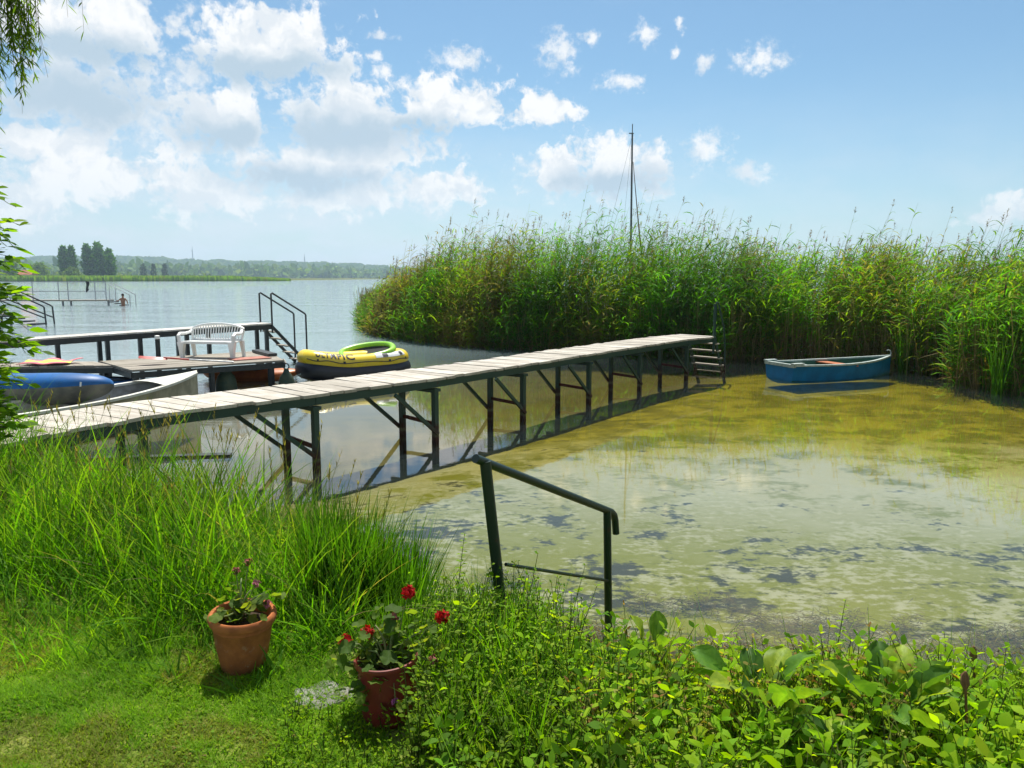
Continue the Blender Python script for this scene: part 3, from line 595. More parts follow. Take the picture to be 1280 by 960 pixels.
# yellow inflatable boat
M_yel = simple('yellow_vinyl', (0.80, 0.58, 0.03), (0.70, 0.50, 0.03), 0.3, 4, 0.5)
M_blk = simple('black_vinyl', (0.005, 0.006, 0.012), (0.010, 0.011, 0.017), 0.4, 4, 0.5)
M_gry = simple('pale_grey_vinyl', (0.62, 0.63, 0.62), (0.52, 0.53, 0.52), 0.4, 4, 0.4)
IL = (-4.55, 17.0, 0); IR = math.atan2(2.15, 1.95)
IL = (-3.72, 18.05, 0); IR = math.radians(38)
inf = thing('inflatable_boat', 'yellow and black inflatable boat with dark lettering beside the pier', 'inflatable boat', IL); TI = local(IL, IR)
LI, BI = 2.75, 1.25
def ipath(s, inset=0):         # stadium round the boat, s in 0..1 starting amidships on the near side going to the right end
    a = 2 * math.pi * s - math.pi / 2; ca, sa = math.cos(a), math.sin(a)
    x = (LI / 2 - .2 - inset) * math.copysign(abs(ca) ** .62, ca); y = (BI / 2 - .2 - inset) * math.copysign(abs(sa) ** .62, sa)
    return x, y
def rise(x): return .16 * max(0, (-x - .25) / 1.1) ** 1.6 + .05 * max(0, (x - .5) / .8) ** 2
NS = 64
MB().tube([(*ipath(k / NS), .17 + rise(ipath(k / NS)[0])) for k in range(NS)], .235, 14, loop=True).xf(TI).build('lower_tube', M_blk, inf, True)
UR, UZ = .195, .40
MB().tube([(*ipath(k / NS, .01), UZ + rise(ipath(k / NS)[0]) * 1.15) for k in range(NS)], UR, 16, loop=True).xf(TI).build('upper_tube', M_yel, inf, True)
MB().loft([[(x * .8, y * .75, .12) for x, y in (ipath(k / NS) for k in range(NS))], [(x * .01, y * .01, .12) for x, y in (ipath(k / NS) for k in range(NS))]]).xf(TI).build('floor', M_gry, inf)
def on_tube(s, phi, off=.004):
    x, y = ipath(s, .01); x1, y1 = ipath(s + .004, .01); x0, y0 = ipath(s - .004, .01); d = Vector((x1 - x0, y1 - y0, 0)).normalized(); nn = Vector((d.y, -d.x, 0))
    r = UR + off; return Vector((x, y, UZ + rise(x) * 1.15)) + nn * r * math.cos(phi) + Vector((0, 0, 1)) * r * math.sin(phi)
def tube_patch(name, s0, s1, f0, f1, m, off=.004, nu=16, nv=6):
    MB().loft([[on_tube(s0 + (s1 - s0) * u, f0 + (f1 - f0) * v, off) for v in np.linspace(0, 1, nv)] for u in np.linspace(0, 1, nu)], False).xf(TI).build(name, m, inf, True)
tube_patch('panel', .015, .15, .55, 1.35, M_gry); 
for s in (.035, .115): tube_patch('grip_patch', s, s + .018, .62, 1.15, M_blk, .012, 5, 4)
for s in (-.155, -.05, .05, .14): tube_patch('rope_ring', s, s + .008, .0, .25, M_blk, .018, 4, 4)
MB().tube([on_tube(s, .10 + .08 * math.cos(s * 60), .02) for s in np.linspace(-.2, .16, 40)], .010, 5).xf(TI).build('grab_rope', M_blk, inf, True)
cu = bpy.data.curves.new('lettering', 'FONT'); cu.body = 'OLYMPIC'; cu.size = 1.0; cu.resolution_u = 3; cu.space_character = 1.15; cu.offset = 0.025
fo = bpy.data.objects.new('lettering_source', cu); C.objects.link(fo); bpy.context.view_layer.update()
me = bpy.data.meshes.new_from_object(fo.evaluated_get(bpy.context.evaluated_depsgraph_get())); bpy.data.objects.remove(fo)
bm = bmesh.new(); bm.from_mesh(me); bmesh.ops.subdivide_edges(bm, edges=[e for e in bm.edges if e.calc_length() > .2], cuts=3)
wx = max(v.co.x for v in bm.verts); o_ = Vector(IL)
for v in bm.verts: v.co = (TI @ on_tube(-.165 + .15 * v.co.x / wx, .50 + v.co.y * 1.35, .007)) - o_
bm.to_mesh(me); bm.free(); me.name = 'lettering'; link('lettering', me, M_blk, inf)
MB().tube([TI.inverted() @ Vector(q) for q in ((-4.95, 16.95, .12), (-4.75, 17.1, .2), (-4.6, 17.2, .5))], .014, 5).xf(TI).build('mooring_rope', M_rimw, inf, True)
# green inflatable ring seat lying in it
M_lime = simple('lime_vinyl', (0.28, 0.58, 0.04), (0.22, 0.50, 0.03), 0.3, 4, 0.5)
M_mesh = simple('black_netting', (0.02, 0.022, 0.024), (0.05, 0.05, 0.045), 0.8, 60, 0.2, 0.6)
GL = TI @ Vector((.42, .12, .42)); gf = thing('swim_ring', 'lime green inflatable lounger with black net lying in the yellow boat', 'float', tuple(GL))
TG = Matrix.Translation(GL) @ Matrix.Rotation(math.radians(14), 4, 'Z') @ Matrix.Rotation(math.radians(-7), 4, 'Y') @ Matrix.Rotation(math.radians(12), 4, 'X')
gp = [(.62 * math.cos(a), .46 * math.copysign(abs(math.sin(a)) ** .8, math.sin(a)), .19) for a in np.linspace(0, 2 * math.pi, 41)[:-1]]
MB().tube(gp, .075, 12, loop=True).xf(TG).build('ring', M_lime, gf, True)
MB().loft([[(x * .95 * q, y * .95 * q, .19 - .13 * (1 - q * q)) for x, y, z in gp] for q in (1, .75, .4, .02)]).xf(TG).build('net', M_mesh, gf, True)

# ---------------------------------------------------------------- foreground handrail
hr = thing('handrail', 'dark green pipe handrail leading down the bank into the water', 'handrail', (0, 3.6, .5))
R0, R1 = Vector((-.135, 3.5, 1.50)), Vector((.575, 4.42, .975))
d = (R1 - R0).normalized()
MB().tube([R0 - d * .06, R0, R1, R1 + d * .035, R1 + d * .07 + Vector((0, 0, -.012)), R1 + d * .085 + Vector((0, 0, -.04)), R1 + d * .09 + Vector((.005, 0, -.125))], .0215, 14).build('top_rail', M_rail, hr, True)
MB().tube([R0 + Vector((.01, 0, 0)), Vector((-.005, 3.5, .35))], .027, 14).build('post', M_rail, hr, True)
MB().tube([R1 - d * .02, Vector((.60, 4.42, -.25))], .0235, 14).build('post', M_rail, hr, True)
MB().tube([Vector((-.03, 3.51, .995)), Vector((.585, 4.41, .545))], .009, 8).build('lower_bar', M_rail, hr, True)

# ---------------------------------------------------------------- pots and pelargoniums
n = mat('terracotta'); p = pos(n); f = n.noise(p, 12, 5, 0.65); g = n.noise(p, 45, 4, 0.6); z = n.node('ShaderNodeSeparateXYZ', {0: p}).outputs[2]
c = n.mix(n.ramp(f, 0.35, 0.65), (0.40, 0.135, 0.045), (0.27, 0.09, 0.035))
c = n.mix(n.m('MULTIPLY', n.ramp(n.noise(p, 20, 5, 0.7), 0.55, 0.72, 0, 0.55), n.ramp(z, 0.95, 0.72)), c, (0.46, 0.38, 0.30)); c = n.mix(n.m('MULTIPLY', n.ramp(z, 0.75, 0.67), n.ramp(g, 0.35, 0.65, 0.2, 0.8)), c, (0.07, 0.06, 0.03))
M_terra = finish(n, n.node('ShaderNodeBsdfPrincipled', {'Base Color': c, 'Roughness': 0.85, 'Specular IOR Level': 0.12, 'Normal': bump(n, g, 0.3, 0.004)}).outputs[0])
M_redpot = simple('oxblood_plastic', (0.20, 0.028, 0.018), (0.14, 0.02, 0.015), 0.4, 8, 0.4)
M_earth = simple('potting_soil', (0.035, 0.024, 0.016), (0.06, 0.042, 0.028), 0.95, 40, 0.1, 0.8)
def lathe_tilt(prof, c, tilt): 
    m = MB().lathe(prof, (0, 0, 0), 40); return m.xf(Matrix.Translation(Vector(c)) @ Matrix.Rotation(tilt[0], 4, 'X') @ Matrix.Rotation(tilt[1], 4, 'Y'))
P1 = (-1.16, 3.12, LAWN + .02); pot1 = thing('flower_pot', 'round terracotta pot with rolled rim in front of the tall grass', 'pot', P1)
t1 = (.03, .04)
lathe_tilt([(.0, .0), (.080, 0), (.090, .008), (.113, .13), (.122, .20), (.1245, .203), (.123, .207), (.124, .212), (.123, .216), (.128, .222)], P1, t1).build('body', M_terra, pot1, True)
lathe_tilt([(.125, .218), (.137, .224), (.141, .238), (.139, .252), (.131, .259), (.121, .256), (.116, .244), (.112, .20)], P1, t1).build('rim', M_terra, pot1, True)
lathe_tilt([(0, .212), (.06, .214), (.1135, .207)], P1, t1).build('soil', M_earth, pot1)
P2 = (-.47, 2.76, LAWN + .01); pot2 = thing('flower_pot', 'dark oxblood red pot overhung by pelargoniums nearest the camera', 'pot', P2); t2 = (-.02, -.05)
lathe_tilt([(0, 0), (.088, 0), (.096, .01), (.104, .03), (.108, .12), (.113, .225), (.117, .228)], P2, t2).build('body', M_redpot, pot2, True)
lathe_tilt([(.114, .226), (.121, .229), (.123, .238), (.121, .246), (.114, .247), (.110, .24), (.107, .2)], P2, t2).build('rim', M_redpot, pot2, True)
lathe_tilt([(0, .198), (.06, .202), (.1075, .196)], P2, t2).build('soil', M_earth, pot2)
def tinted(name, fn_v, Q, col):
    return quads_mesh(name, fn_v, Q, np.broadcast_to(np.asarray(col, float), (len(fn_v), 3)), True)
def round_leaf(name, R, col, lobes=5, cup=.25):
    V = []; NR, NA = 4, 20
    for i in range(NR + 1):
        for a in range(NA):
            th = 2 * math.pi * a / NA; q = i / NR; rr = R * q * (1 + .10 * math.sin(lobes * 2 * th) * q * q) * (1 - .55 * math.exp(-((th - math.pi) / .35) ** 2) * q)
            V.append((R * .3 + rr * math.cos(th), rr * math.sin(th), cup * R * q * q + .12 * R * math.sin(lobes * th) * q * q))
    Q = [(i * NA + a, i * NA + (a + 1) % NA, (i + 1) * NA + (a + 1) % NA, (i + 1) * NA + a) for i in range(NR) for a in range(NA)]
    me = tinted(name, np.array(V), np.array(Q), col); me.materials.append(M_leaf); return me
GLEAF = [round_leaf('pelargonium_leaf', r, c, 5, cu_) for r, c, cu_ in ((.026, (.10, .17, .03), .3), (.03, (.13, .20, .035), -.15), (.022, (.17, .22, .04), .4), (.032, (.075, .135, .028), .1))]
def umbel(name, R, col, k=26):
    Lv = Leaves(); dv = unit(rng.normal(size=(k, 3)) + np.array([0, 0, .6])) * np.array([1.15, 1.15, .8]); base = dv * R * rng.uniform(.45, .8, (k, 1))
    for s in range(4):
        h = unit(np.cross(dv, heads(k) + np.array([0, 0, .3]))); Lv.ribbons(base, h, unit(np.cross(h, dv)), R * .55, R * .34, dv * .25, LEAF4, pick([col], k, None, .25))
    Lv.stems(np.stack([np.zeros((k, 3)) - np.array([0, 0, R * .7]), base], 1), np.full((k, 2), .0011), (.10, .13, .03))
    me = quads_mesh(name, np.concatenate(Lv.V), np.concatenate(Lv.Q), np.concatenate(Lv.K)); me.materials.append(M_petal); return me
UMB = {'red': umbel('red_umbel', .033, (.55, .012, .012)), 'pink': umbel('pink_umbel', .018, (.62, .16, .42), 12), 'dull': umbel('faded_umbel', .022, (.30, .10, .08), 16), 'dusky': umbel('dusky_umbel', .022, (.38, .12, .16), 18)}
def pelargonium(label, base, stems_, flowers, nleaf, spread):
    t = thing('pelargonium', label, 'flower', base); b = Vector(base)
    for (dx, dy, dz) in stems_:
        MB().tube([b, b + Vector((dx * .35, dy * .35, dz * .6 + .02)), b + Vector((dx * .75, dy * .75, dz * .95)), b + Vector((dx, dy, dz))], [.005, .0045, .0035, .003], 6).build('stem', M_stem, t, True)
    for (dx, dy, dz, kind) in flowers:
        p0 = Vector((dx * .3, dy * .3, .03)); p1 = Vector((dx, dy, dz))
        MB().tube([b + p0, b + p0.lerp(p1, .55) + Vector((0, 0, .025)), b + p1 - Vector((0, 0, .012))], [.003, .0022, .0018], 5).build('flower_stalk', M_stem, t, True)
        o = link('flower_head', UMB[kind], None, t); o.location = (dx, dy, dz); o.rotation_euler = (rng.uniform(-.3, .3), rng.uniform(-.3, .3), rng.uniform(0, 6))
    for k in range(nleaf):
        s = stems_[k % len(stems_)]; f = rng.uniform(.35, 1.05); j = rng.normal(size=3) * spread
        o = link('leaf', GLEAF[k % 4], None, t); o.location = (s[0] * f + j[0], s[1] * f + j[1], max(s[2] * f + j[2] * .7, -.12 if s[2] < 0 else .015))
        o.rotation_euler = (rng.normal() * .5, rng.normal() * .5, rng.uniform(0, 6.28)); q = rng.uniform(.7, 1.15); o.scale = (q, q, q)
    return t
pelargonium('sparse pelargonium with faded pinkish heads growing in the terracotta pot', (P1[0], P1[1], P1[2] + .21),
    [(-.08, .0, .05), (-.05, -.06, .05), (.06, -.06, .06), (.03, .05, .12), (-.02, .08, .16), (.08, .06, .1)],
    [(-.045, .09, .19, 'dull'), (.055, .05, .15, 'dusky'), (.0, .12, .22, 'dull'), (.10, .04, .06, 'dusky')], 44, .028)
pelargonium('pelargonium with bright red heads trailing over the oxblood pot', (P2[0], P2[1], P2[2] + .195),
    [(-.14, .02, .08), (-.20, .0, .03), (-.06, .06, .15), (.02, .08, .18), (.08, .03, .06), (-.02, -.06, .06), (.14, .10, .12), (-.10, -.12, -.06), (.05, -.125, -.09), (-.12, .09, .12)],
    [(.065, .10, .27, 'red'), (.20, .06, .185, 'red'), (-.17, .03, .10, 'red'), (-.09, .05, .125, 'red'), (.17, -.02, .05, 'dull'), (.045, -.135, -.055, 'pink'), (.02, .06, .19, 'dull')], 150, .042)
# flat stone between the pots
st = MB(); ring = []
for (sc_, z) in ((1, 0), (1.03, .03), (.95, .045), (.7, .049), (.4, .047), (.02, .05)):
    ring.append([(-.76 + sc_ * .13 * math.cos(a) * (1 + .12 * math.sin(3 * a + 1)), 2.88 + sc_ * .10 * math.sin(a) * (1 + .1 * math.cos(4 * a)), LAWN - .01 + z + .006 * sc_ * math.sin(5 * a)) for a in np.linspace(0, 2 * math.pi, 19)[:-1]])
M_stone = simple('pale_stone', (0.24, 0.23, 0.21), (0.15, 0.145, 0.13), 0.9, 12, 0.2, 0.6)
tag(st.loft(ring).build('stone', M_stone, None, True), 'pale flat stone in the grass between the two flower pots', 'stone')
# sunken beam and fallen boards by the near legs of the pier
sb = thing('floating_beam', 'dark waterlogged beam floating under the near end of the pier', 'beam', (-4.4, 9.6, 0))
MB().bar((-5.6, 9.75, -.01), (-3.75, 10.02, -.02), .13, .09).build('beam', M_black, sb)
fb = MB().bar((-4.75, 8.05, .10), (-3.95, 7.75, .03), .10, .06).build('fallen_bar', M_rust); tag(fb, 'rusty iron bar lying at the foot of the nearest pier legs', 'bar')

# ---------------------------------------------------------------- far shore, hills, far trees
M_hill = simple('wooded_hill', (0.045, 0.075, 0.03), (0.075, 0.105, 0.04), 0.95, 0.02, 0.0)
M_field = simple('far_meadow', (0.09, 0.12, 0.035), (0.13, 0.13, 0.05), 0.95, 0.03, 0.0)
def hill_z(x, y):
    k = np.interp(x, [-3300, -1600, -1400, -1250, -1000, -820, -620, -470, -390, -300, 3300], [50, 52, 61, 63, 52, 46, 44, 39, 29, 4, 2])
    w = np.clip((y - 2050) / 350, 0, 1); w = w * w * (3 - 2 * w)
    return -2 + (k + 2) * w + 7 * (vnoise(x / 45, y / 60, 8) - .5) * w + 4 * (vnoise(x / 14, y / 30, 9) - .5) * w
grid('hill', np.linspace(-3200, -150, 420), np.concatenate([np.linspace(2040, 2420, 20), [2700, 3200]]), hill_z, M_hill)
def land_z(x, y):
    edge = np.interp(x, [-3200, -700, -420, -240, -170, -120], [380, 440, 470, 490, 520, 560]) ; s = y - edge
    tipx = np.clip((-160 - x) / 60, 0, 1)
    return -1.5 + 2.6 * np.clip(s / 10, 0, 1) * tipx
def land2_z(x, y):
    s = y - np.interp(x, [-3200, -600, -330, -100], [1000, 1150, 1500, 2100]); return -1.5 + 3.0 * np.clip(s / 30, 0, 1)
grid('far_meadow', np.linspace(-1500, -140, 110), np.concatenate([np.linspace(380, 620, 40), [900, 1300]]), land_z, M_field)
grid('far_shore', np.linspace(-2600, -100, 60), np.concatenate([np.linspace(1000, 2060, 40), [2100]]), land2_z, M_field)
def clumps(Lv, c, rad, N, size, cols, flat=.0, hull=.7):
    d = unit(rng.normal(size=(N, 3))); q = rng.uniform(hull, 1, (N, 1)) ** .7; P = c + d * q * np.asarray(rad)
    h = unit(rng.normal(size=(N, 3))); sd = unit(np.cross(h, rng.normal(size=(N, 3))))
    Lv.ribbons(P, h, sd, size * rng.uniform(.6, 1.3, N), size * .7, np.zeros((N, 3)), LEAF4, cols if len(np.shape(cols)) == 2 and len(cols) == N else pick(cols, N, None, .25))
# reed belt along the far bank: one mass
Lv = Leaves(); N = 17000
x = rng.uniform(-700, -150, N); e = np.interp(x, [-700, -420, -240, -170], [440, 470, 490, 520]); y = e + rng.uniform(-7, 4, N)
hgt = np.interp(x, [-700, -185, -150], [3.6, 3.4, 1.8]) * rng.uniform(.75, 1.1, N)
h = heads(N); Lv.ribbons(np.stack([x, y, np.full(N, -.3)], 1), unit(h * .12 + np.array([0, 0, 1])), np.stack([np.ones(N), np.zeros(N), np.zeros(N)], 1), hgt + .3, 1.5, np.zeros((N, 3)), [.8, 1, .9, .3], pick([(.19, .30, .03), (.24, .34, .035), (.12, .20, .03), (.21, .25, .05)], N))
tag(Lv.build('far_reed_belt', M_far), 'bright green reed belt along the far bank', 'reeds', None, 'stuff')
# woods along the far shore under the hill: one mass
Lv = Leaves(); cs = [(.08, .14, .03), (.11, .17, .035), (.06, .11, .035), (.14, .19, .045)]
for _ in range(520):
    x0 = rng.uniform(-1900, -250); y0 = np.interp(x0, [-3200, -600, -330, -100], [1000, 1150, 1500, 2100]) + rng.uniform(10, 420); r0 = rng.uniform(7, 13)
    clumps(Lv, np.array([x0, y0, 2 + r0 * .8]), (r0 * 1.5, r0 * 1.2, r0), 34, r0 * 1.15, cs)
for _ in range(150):
    x0 = rng.uniform(-1000, -330); y0 = rng.uniform(640, 980); r0 = rng.uniform(2.2, 4.4); clumps(Lv, np.array([x0, y0, r0 * .8]), (r0 * 1.7, r0 * 1.3, r0), 40, r0 * 1.1, [(.10, .15, .035), (.08, .12, .03), (.13, .16, .05)])
tag(Lv.build('far_woods', M_far), 'belt of hazy woodland under the hill across the lake', 'woods', None, 'stuff')
Lv = Leaves(); N = 9000; x = rng.uniform(-2100, -330, N); y = rng.uniform(2200, 2420, N); z = hill_z(x, y)
Lv.ribbons(np.stack([x, y, z - 2], 1), np.tile([0, 0, 1.], (N, 1)), np.tile([1., 0, 0], (N, 1)), rng.uniform(5, 11, N), rng.uniform(9, 16, N), np.zeros((N, 3)), [.9, 1, .8, .3], pick(cs, N))
tag(Lv.build('hill_forest', M_far), 'bluish forest covering the far hill', 'forest', None, 'stuff')
def far_tree(name, label, x, y, h, w, cols, group, n=900, col_base=0.12, shape='poplar'):
    t = thing(name, label, 'tree', (x, y, 0.9), group); zb = .9
    MB().tube([(x, y, zb - .5), (x + .1, y, zb + h * .3), (x, y, zb + h * .9)], [h * .022, h * .015, .05], 6).tube([(x, y, zb + h * .3), (x + w * .2, y + .3, zb + h * .55)], [.15, .05], 5).build('trunk', M_bark, t)
    Lv = Leaves(); d = unit(rng.normal(size=(n, 3))); q = rng.uniform(.55, 1, n) ** .6; u = rng.uniform(0, 1, n)
    prof = np.sin(np.pi * np.clip(u * .86 + .1, 0, 1)) ** (.55 if shape == 'poplar' else .7) * (1 - .25 * u if shape == 'poplar' else 1)
    a = rng.uniform(0, 2 * np.pi, n); wob = 1 + .28 * np.sin(a * 3 + u * 9 + x) + .18 * np.sin(u * 31 + a * 2)
    P = np.stack([x + np.cos(a) * w / 2 * prof * q * wob, y + np.sin(a) * w / 2 * prof * q * wob, zb + h * (col_base + (1 - col_base) * u)], 1)
    hd = unit(rng.normal(size=(n, 3)) + np.array([0, 0, .7 if shape == 'poplar' else .2])); sd = unit(np.cross(hd, rng.normal(size=(n, 3))))
    s = (h * w) ** .5 * .16; Lv.ribbons(P, hd, sd, s * rng.uniform(.6, 1.3, n), s * .55, np.zeros((n, 3)), LEAF4, pick(cols, n, None, .3)); Lv.build('crown', M_far, t); return t
PC = [(.07, .16, .03), (.09, .19, .035), (.05, .11, .025)]
G = 'tall poplars on the far bank'
for (x, h, w, lab, yy) in ((-323, 23.5, 6.4, 'left poplar of the slim dark pair on the far bank', 560), (-317, 23.5, 6, 'right poplar of the slim dark pair on the far bank', 560),
        (-308.5, 24.5, 7.5, 'leftmost poplar of the dense group on the far bank', 565), (-303.5, 26, 8, 'tallest poplar in the middle of the dense far group', 570), (-299, 24.5, 7.5, 'poplar right of the tallest in the dense far group', 563),
        (-294.5, 21.5, 7.5, 'second poplar from the right in the dense far group', 568), (-290.5, 18, 7, 'lowest rightmost poplar of the dense far group', 562)):
    far_tree('poplar_tree', lab, x, yy, h, w, PC, G, 1100)
far_tree('round_bush', 'round pale green bush before the poplars on the far bank', -303.5, 535, 8, 10.5, [(.11, .16, .04), (.085, .13, .035)], None, 700, .02, 'round')['category'] = 'bush'
GR = [(.12, .20, .035), (.16, .22, .04), (.09, .15, .03)]
for (x, yy, h, w, lab) in ((-372, 552, 13, 13, 'pale green tree left of the orange roof on the far bank'), (-362, 560, 16, 9, 'pointed tree just left of the orange roof far off'), (-383, 570, 17, 11, 'tall loose tree on the far bank behind the near leaves'),
        (-356, 585, 12, 11, 'low tree behind the orange roof on the far bank'), (-398, 560, 14, 15, 'broad tree at the far left of the far bank')):
    far_tree('broadleaf_tree', lab, x, yy, h, w, GR, 'trees round the far house', 800, .12, 'round')
for (x, lab) in ((-331, 'left dark conifer of three on the far shore'), (-321, 'middle dark conifer of three on the far shore'), (-310, 'right dark conifer of three on the far shore')):
    far_tree('conifer_tree', lab, x - 30, 760, 14.5, 5.5, [(.03, .055, .025), (.02, .04, .02)], 'three dark conifers far off', 400, .05)
hs = thing('house', 'small far house with orange roof beside the poplars', 'house', (-336, 540, 1))
M_wall = simple('cream_wall', (0.55, 0.50, 0.40), (0.48, 0.43, 0.34), 0.9, 1); M_roof = simple('orange_tiles', (0.45, 0.17, 0.07), (0.36, 0.12, 0.05), 0.9, 1)
MB().box((-337, 540, 2.2), (9, 7, 4.4)).build('wall', M_wall, hs)
MB().add([(-342, 536, 4.4), (-332, 536, 4.4), (-332, 544, 4.4), (-342, 544, 4.4), (-342, 540, 7.6), (-332, 540, 7.6)], [(0, 1, 5, 4), (2, 3, 4, 5), (1, 2, 5), (3, 0, 4), (3, 2, 1, 0)]).build('roof', M_roof, hs)
for x in (-339.5, -335): MB().box((x, 536.45, 2.6), (1.3, .12, 1.4)).build('window', M_black, hs)
for (x, y, h, lab) in ((-985, 2400, 40, 'thin lattice transmitter mast on the hill, the left one'), (-640, 2400, 26, 'thin transmitter mast on the hill, the right one')):
    m = thing('transmitter_mast', lab, 'mast', (x, y, 50), 'masts on the hill'); zb = float(hill_z(np.array(x), np.array(y)))
    MB().tube([(x, y, zb - 3), (x, y, zb + h * .6), (x, y, zb + h + 6)], [1.6, 1.2, .5], 4).build('shaft', M_galv, m)
    for q in (.5, .75): MB().tube([(x, y, zb + h * q), (x, y, zb + h * q + 2)], 2.4, 6).build('platform', M_galv, m)

# ---------------------------------------------------------------- far bathing pier with a bather, and a stair rail nearer by
fy = 66.0; fp = thing('far_bathing_pier', 'thin railed bathing pier far out at the left', 'pier', (-41, fy, 0))
MB().bar((-47, fy, .42), (-34.3, fy, .42), 1.1, .12).build('deck', M_oldwood, fp)
for x in (-45.5, -38.4, -37.7, -34.5):
    bar_part('leg', M_galv, fp, (x, fy, -1.2), (x, fy, .38), .12, .12)
for x in (-46.5, -40.6, -38.4, -37.6, -35.3, -34.4): MB().tube([(x, fy - .5, .45), (x, fy - .5, 2.0)], .045, 6).build('rail_post', M_galv, fp)
for z in (2.0, 1.2): MB().tube([(-47, fy - .5, z), (-34.4, fy - .5, z)], .035, 6).build('rail', M_galv, fp)
fs = thing('far_stair', 'small stair with sloping rail at the end of the far pier', 'stair', (-34.3, fy, 0))
for y in (-.5, .5): MB().tube([(-34.1, fy + y, .4), (-34.1, fy + y, 1.8), (-32.4, fy + y, .9), (-32.4, fy + y, -.6)], .04, 6).build('rail', M_galv, fs)
for k in range(4): MB().box((-34.0 + k * .42, fy, .3 - k * .14), (.34, 1.0, .08)).build('tread', M_black, fs)
tw = MB(); tw.loft([[(-36.0 + .25 * a + .05 * math.sin(6 * b), fy - .56 - .02 * math.sin(5 * a + 4 * b), 2.04 - .95 * b * (1 - .25 * a)) for a in np.linspace(0, 1, 5)] for b in np.linspace(0, 1, 7)], False)
tag(tw.build('towel', M_black, None, True), 'dark towel hung over the rail of the far pier', 'towel'); bpy.data.objects['towel.001'].modifiers.new('thick', 'SOLIDIFY').thickness = .04
def skin_body(name, pts, edges, rad, mat_, parent):
    me = bpy.data.meshes.new(name); o = ORG[parent.name]; me.from_pydata([tuple(Vector(p) - o) for p in pts], edges, []); ob = link(name, me, mat_, parent)
    sk = ob.modifiers.new('skin', 'SKIN'); 
    for i, v in enumerate(me.skin_vertices[0].data): v.radius = (rad[i], rad[i]); v.use_root = i == 0
    ob.modifiers.new('sub', 'SUBSURF').levels = 1; ob.modifiers['sub'].render_levels = 2; return ob
M_skin = simple('tanned_skin', (0.30, 0.15, 0.09), (0.26, 0.125, 0.075), 0.6, 9, 0.3); M_hair = simple('dark_hair', (0.02, 0.014, 0.01), (0.03, 0.02, 0.015), 0.7, 40)
bx_, by_ = -32.6, fy - 1.3
ps = thing('person', 'bather standing hip deep at the stair of the far pier, arm on the rail', 'person', (bx_, by_, 0))
P = [(0, 0, -.1), (0, 0, .25), (0, .02, .50), (0, .03, .66), (0, .02, .80), (0, 0, .92), (.2, .02, .60), (.3, .12, .36), (.24, .3, .16), (-.2, .02, .60), (-.42, .1, .44), (-.68, .2, .42), (.1, 0, -.5), (.1, 0, -1.0), (-.1, 0, -.5), (-.1, 0, -1.0)]
P = [(bx_ + x, by_ + y, z) for x, y, z in P]
skin_body('body', P, [(0, 1), (1, 2), (2, 3), (3, 4), (4, 5), (2, 6), (6, 7), (7, 8), (2, 9), (9, 10), (10, 11), (0, 12), (12, 13), (0, 14), (14, 15)], [.16, .15, .18, .06, .095, .08, .065, .05, .04, .065, .05, .04, .09, .06, .09, .06], M_skin, ps)
MB().lathe([(.0, .13), (.06, .125), (.1, .08), (.115, .0), (.1, -.05)], (bx_, by_ + .03, .90), 14).build('hair', M_hair, ps, True)
for i, (x, y, lab) in enumerate(((-170, 300, 'swimmer far out before the reed belt, the leftmost one'), (-150, 330, 'swimmer far out left of the platform stair'), (-121, 300, 'swimmer far out right of the others'))):
    s = thing('person', lab, 'person', (x, y, 0), 'swimmers far out')
    skin_body('body', [(x, y, -.5), (x, y, .0), (x, y, .12), (x, y, .3), (x, y, .42), (x - .25, y, -.1), (x + .25, y, -.1)], [(0, 1), (1, 2), (2, 3), (3, 4), (1, 5), (1, 6)], [.2, .2, .08, .12, .1, .1, .1], M_skin, s)
ns = thing('bathing_stair', 'black stair rail going down into the lake behind the near leaves', 'stair', (-24.5, 39, 0))
for y in (0, .7):
    MB().tube([(-26.6, 38.6 + y, .3), (-26.6, 38.6 + y, 2.0), (-25.8, 38.6 + y, 2.0), (-23.5, 38.6 + y, .95), (-23.42, 38.6 + y, .88), (-23.35, 38.6 + y, -.8)], .04, 6).build('handrail', M_black, ns, True)
    MB().tube([(-25.8, 38.6 + y, 1.3), (-23.45, 38.6 + y, .35)], .035, 6).build('lower_rail', M_black, ns, True)
    for x in (-26.6, -25.6): bar_part('leg', M_black, ns, (x, 38.6 + y, -1), (x, 38.6 + y, .5), .09, .09)
for k in range(4): MB().box((-25.6 + k * .5, 38.95, .42 - k * .13), (.45, .8, .07)).build('tread', M_black, ns)
MB().box((-27.5, 38.95, .5), (4, .9, .1)).build('deck', M_oldwood, ns)
# sailing boat hidden in the reeds, only its mast shows
sbz = thing('sailing_boat', 'sailing boat behind the reeds of which only the tall mast shows', 'sailing boat', (5.1, 33.5, 0))
secs = hull_sections(5.2, 1.9, lambda t: .7 + .2 * t, lambda t: -.2 + .3 * max(0, (t - .7) / .3) ** 2, .7); o, i = boat_hull(secs, .03); Ms = local((2.6, 33.0, 0), math.radians(12))
MB().loft(o, False).add(o[0], [tuple(range(len(o[0])))]).xf(Ms).build('hull', M_grp, sbz, True)
MB().loft([[(x, y * q, z) for q in (-1, -.5, 0, .5, 1)] for x, y, z in [s[-1] for s in secs]], False).xf(Ms).build('deck', M_grp, sbz)
M_mast = simple('dark_mast', (0.06, 0.075, 0.085), (0.09, 0.10, 0.11), 0.5, 3); M_sail = simple('brown_furled_sail', (0.10, 0.06, 0.05), (0.16, 0.10, 0.08), 0.9, 6)
MB().tube([(5.1, 33.5, .6), (5.1, 33.5, 4.5), (5.07, 33.5, 8.35)], [.05, .045, .035], 8).build('mast', M_mast, sbz, True)
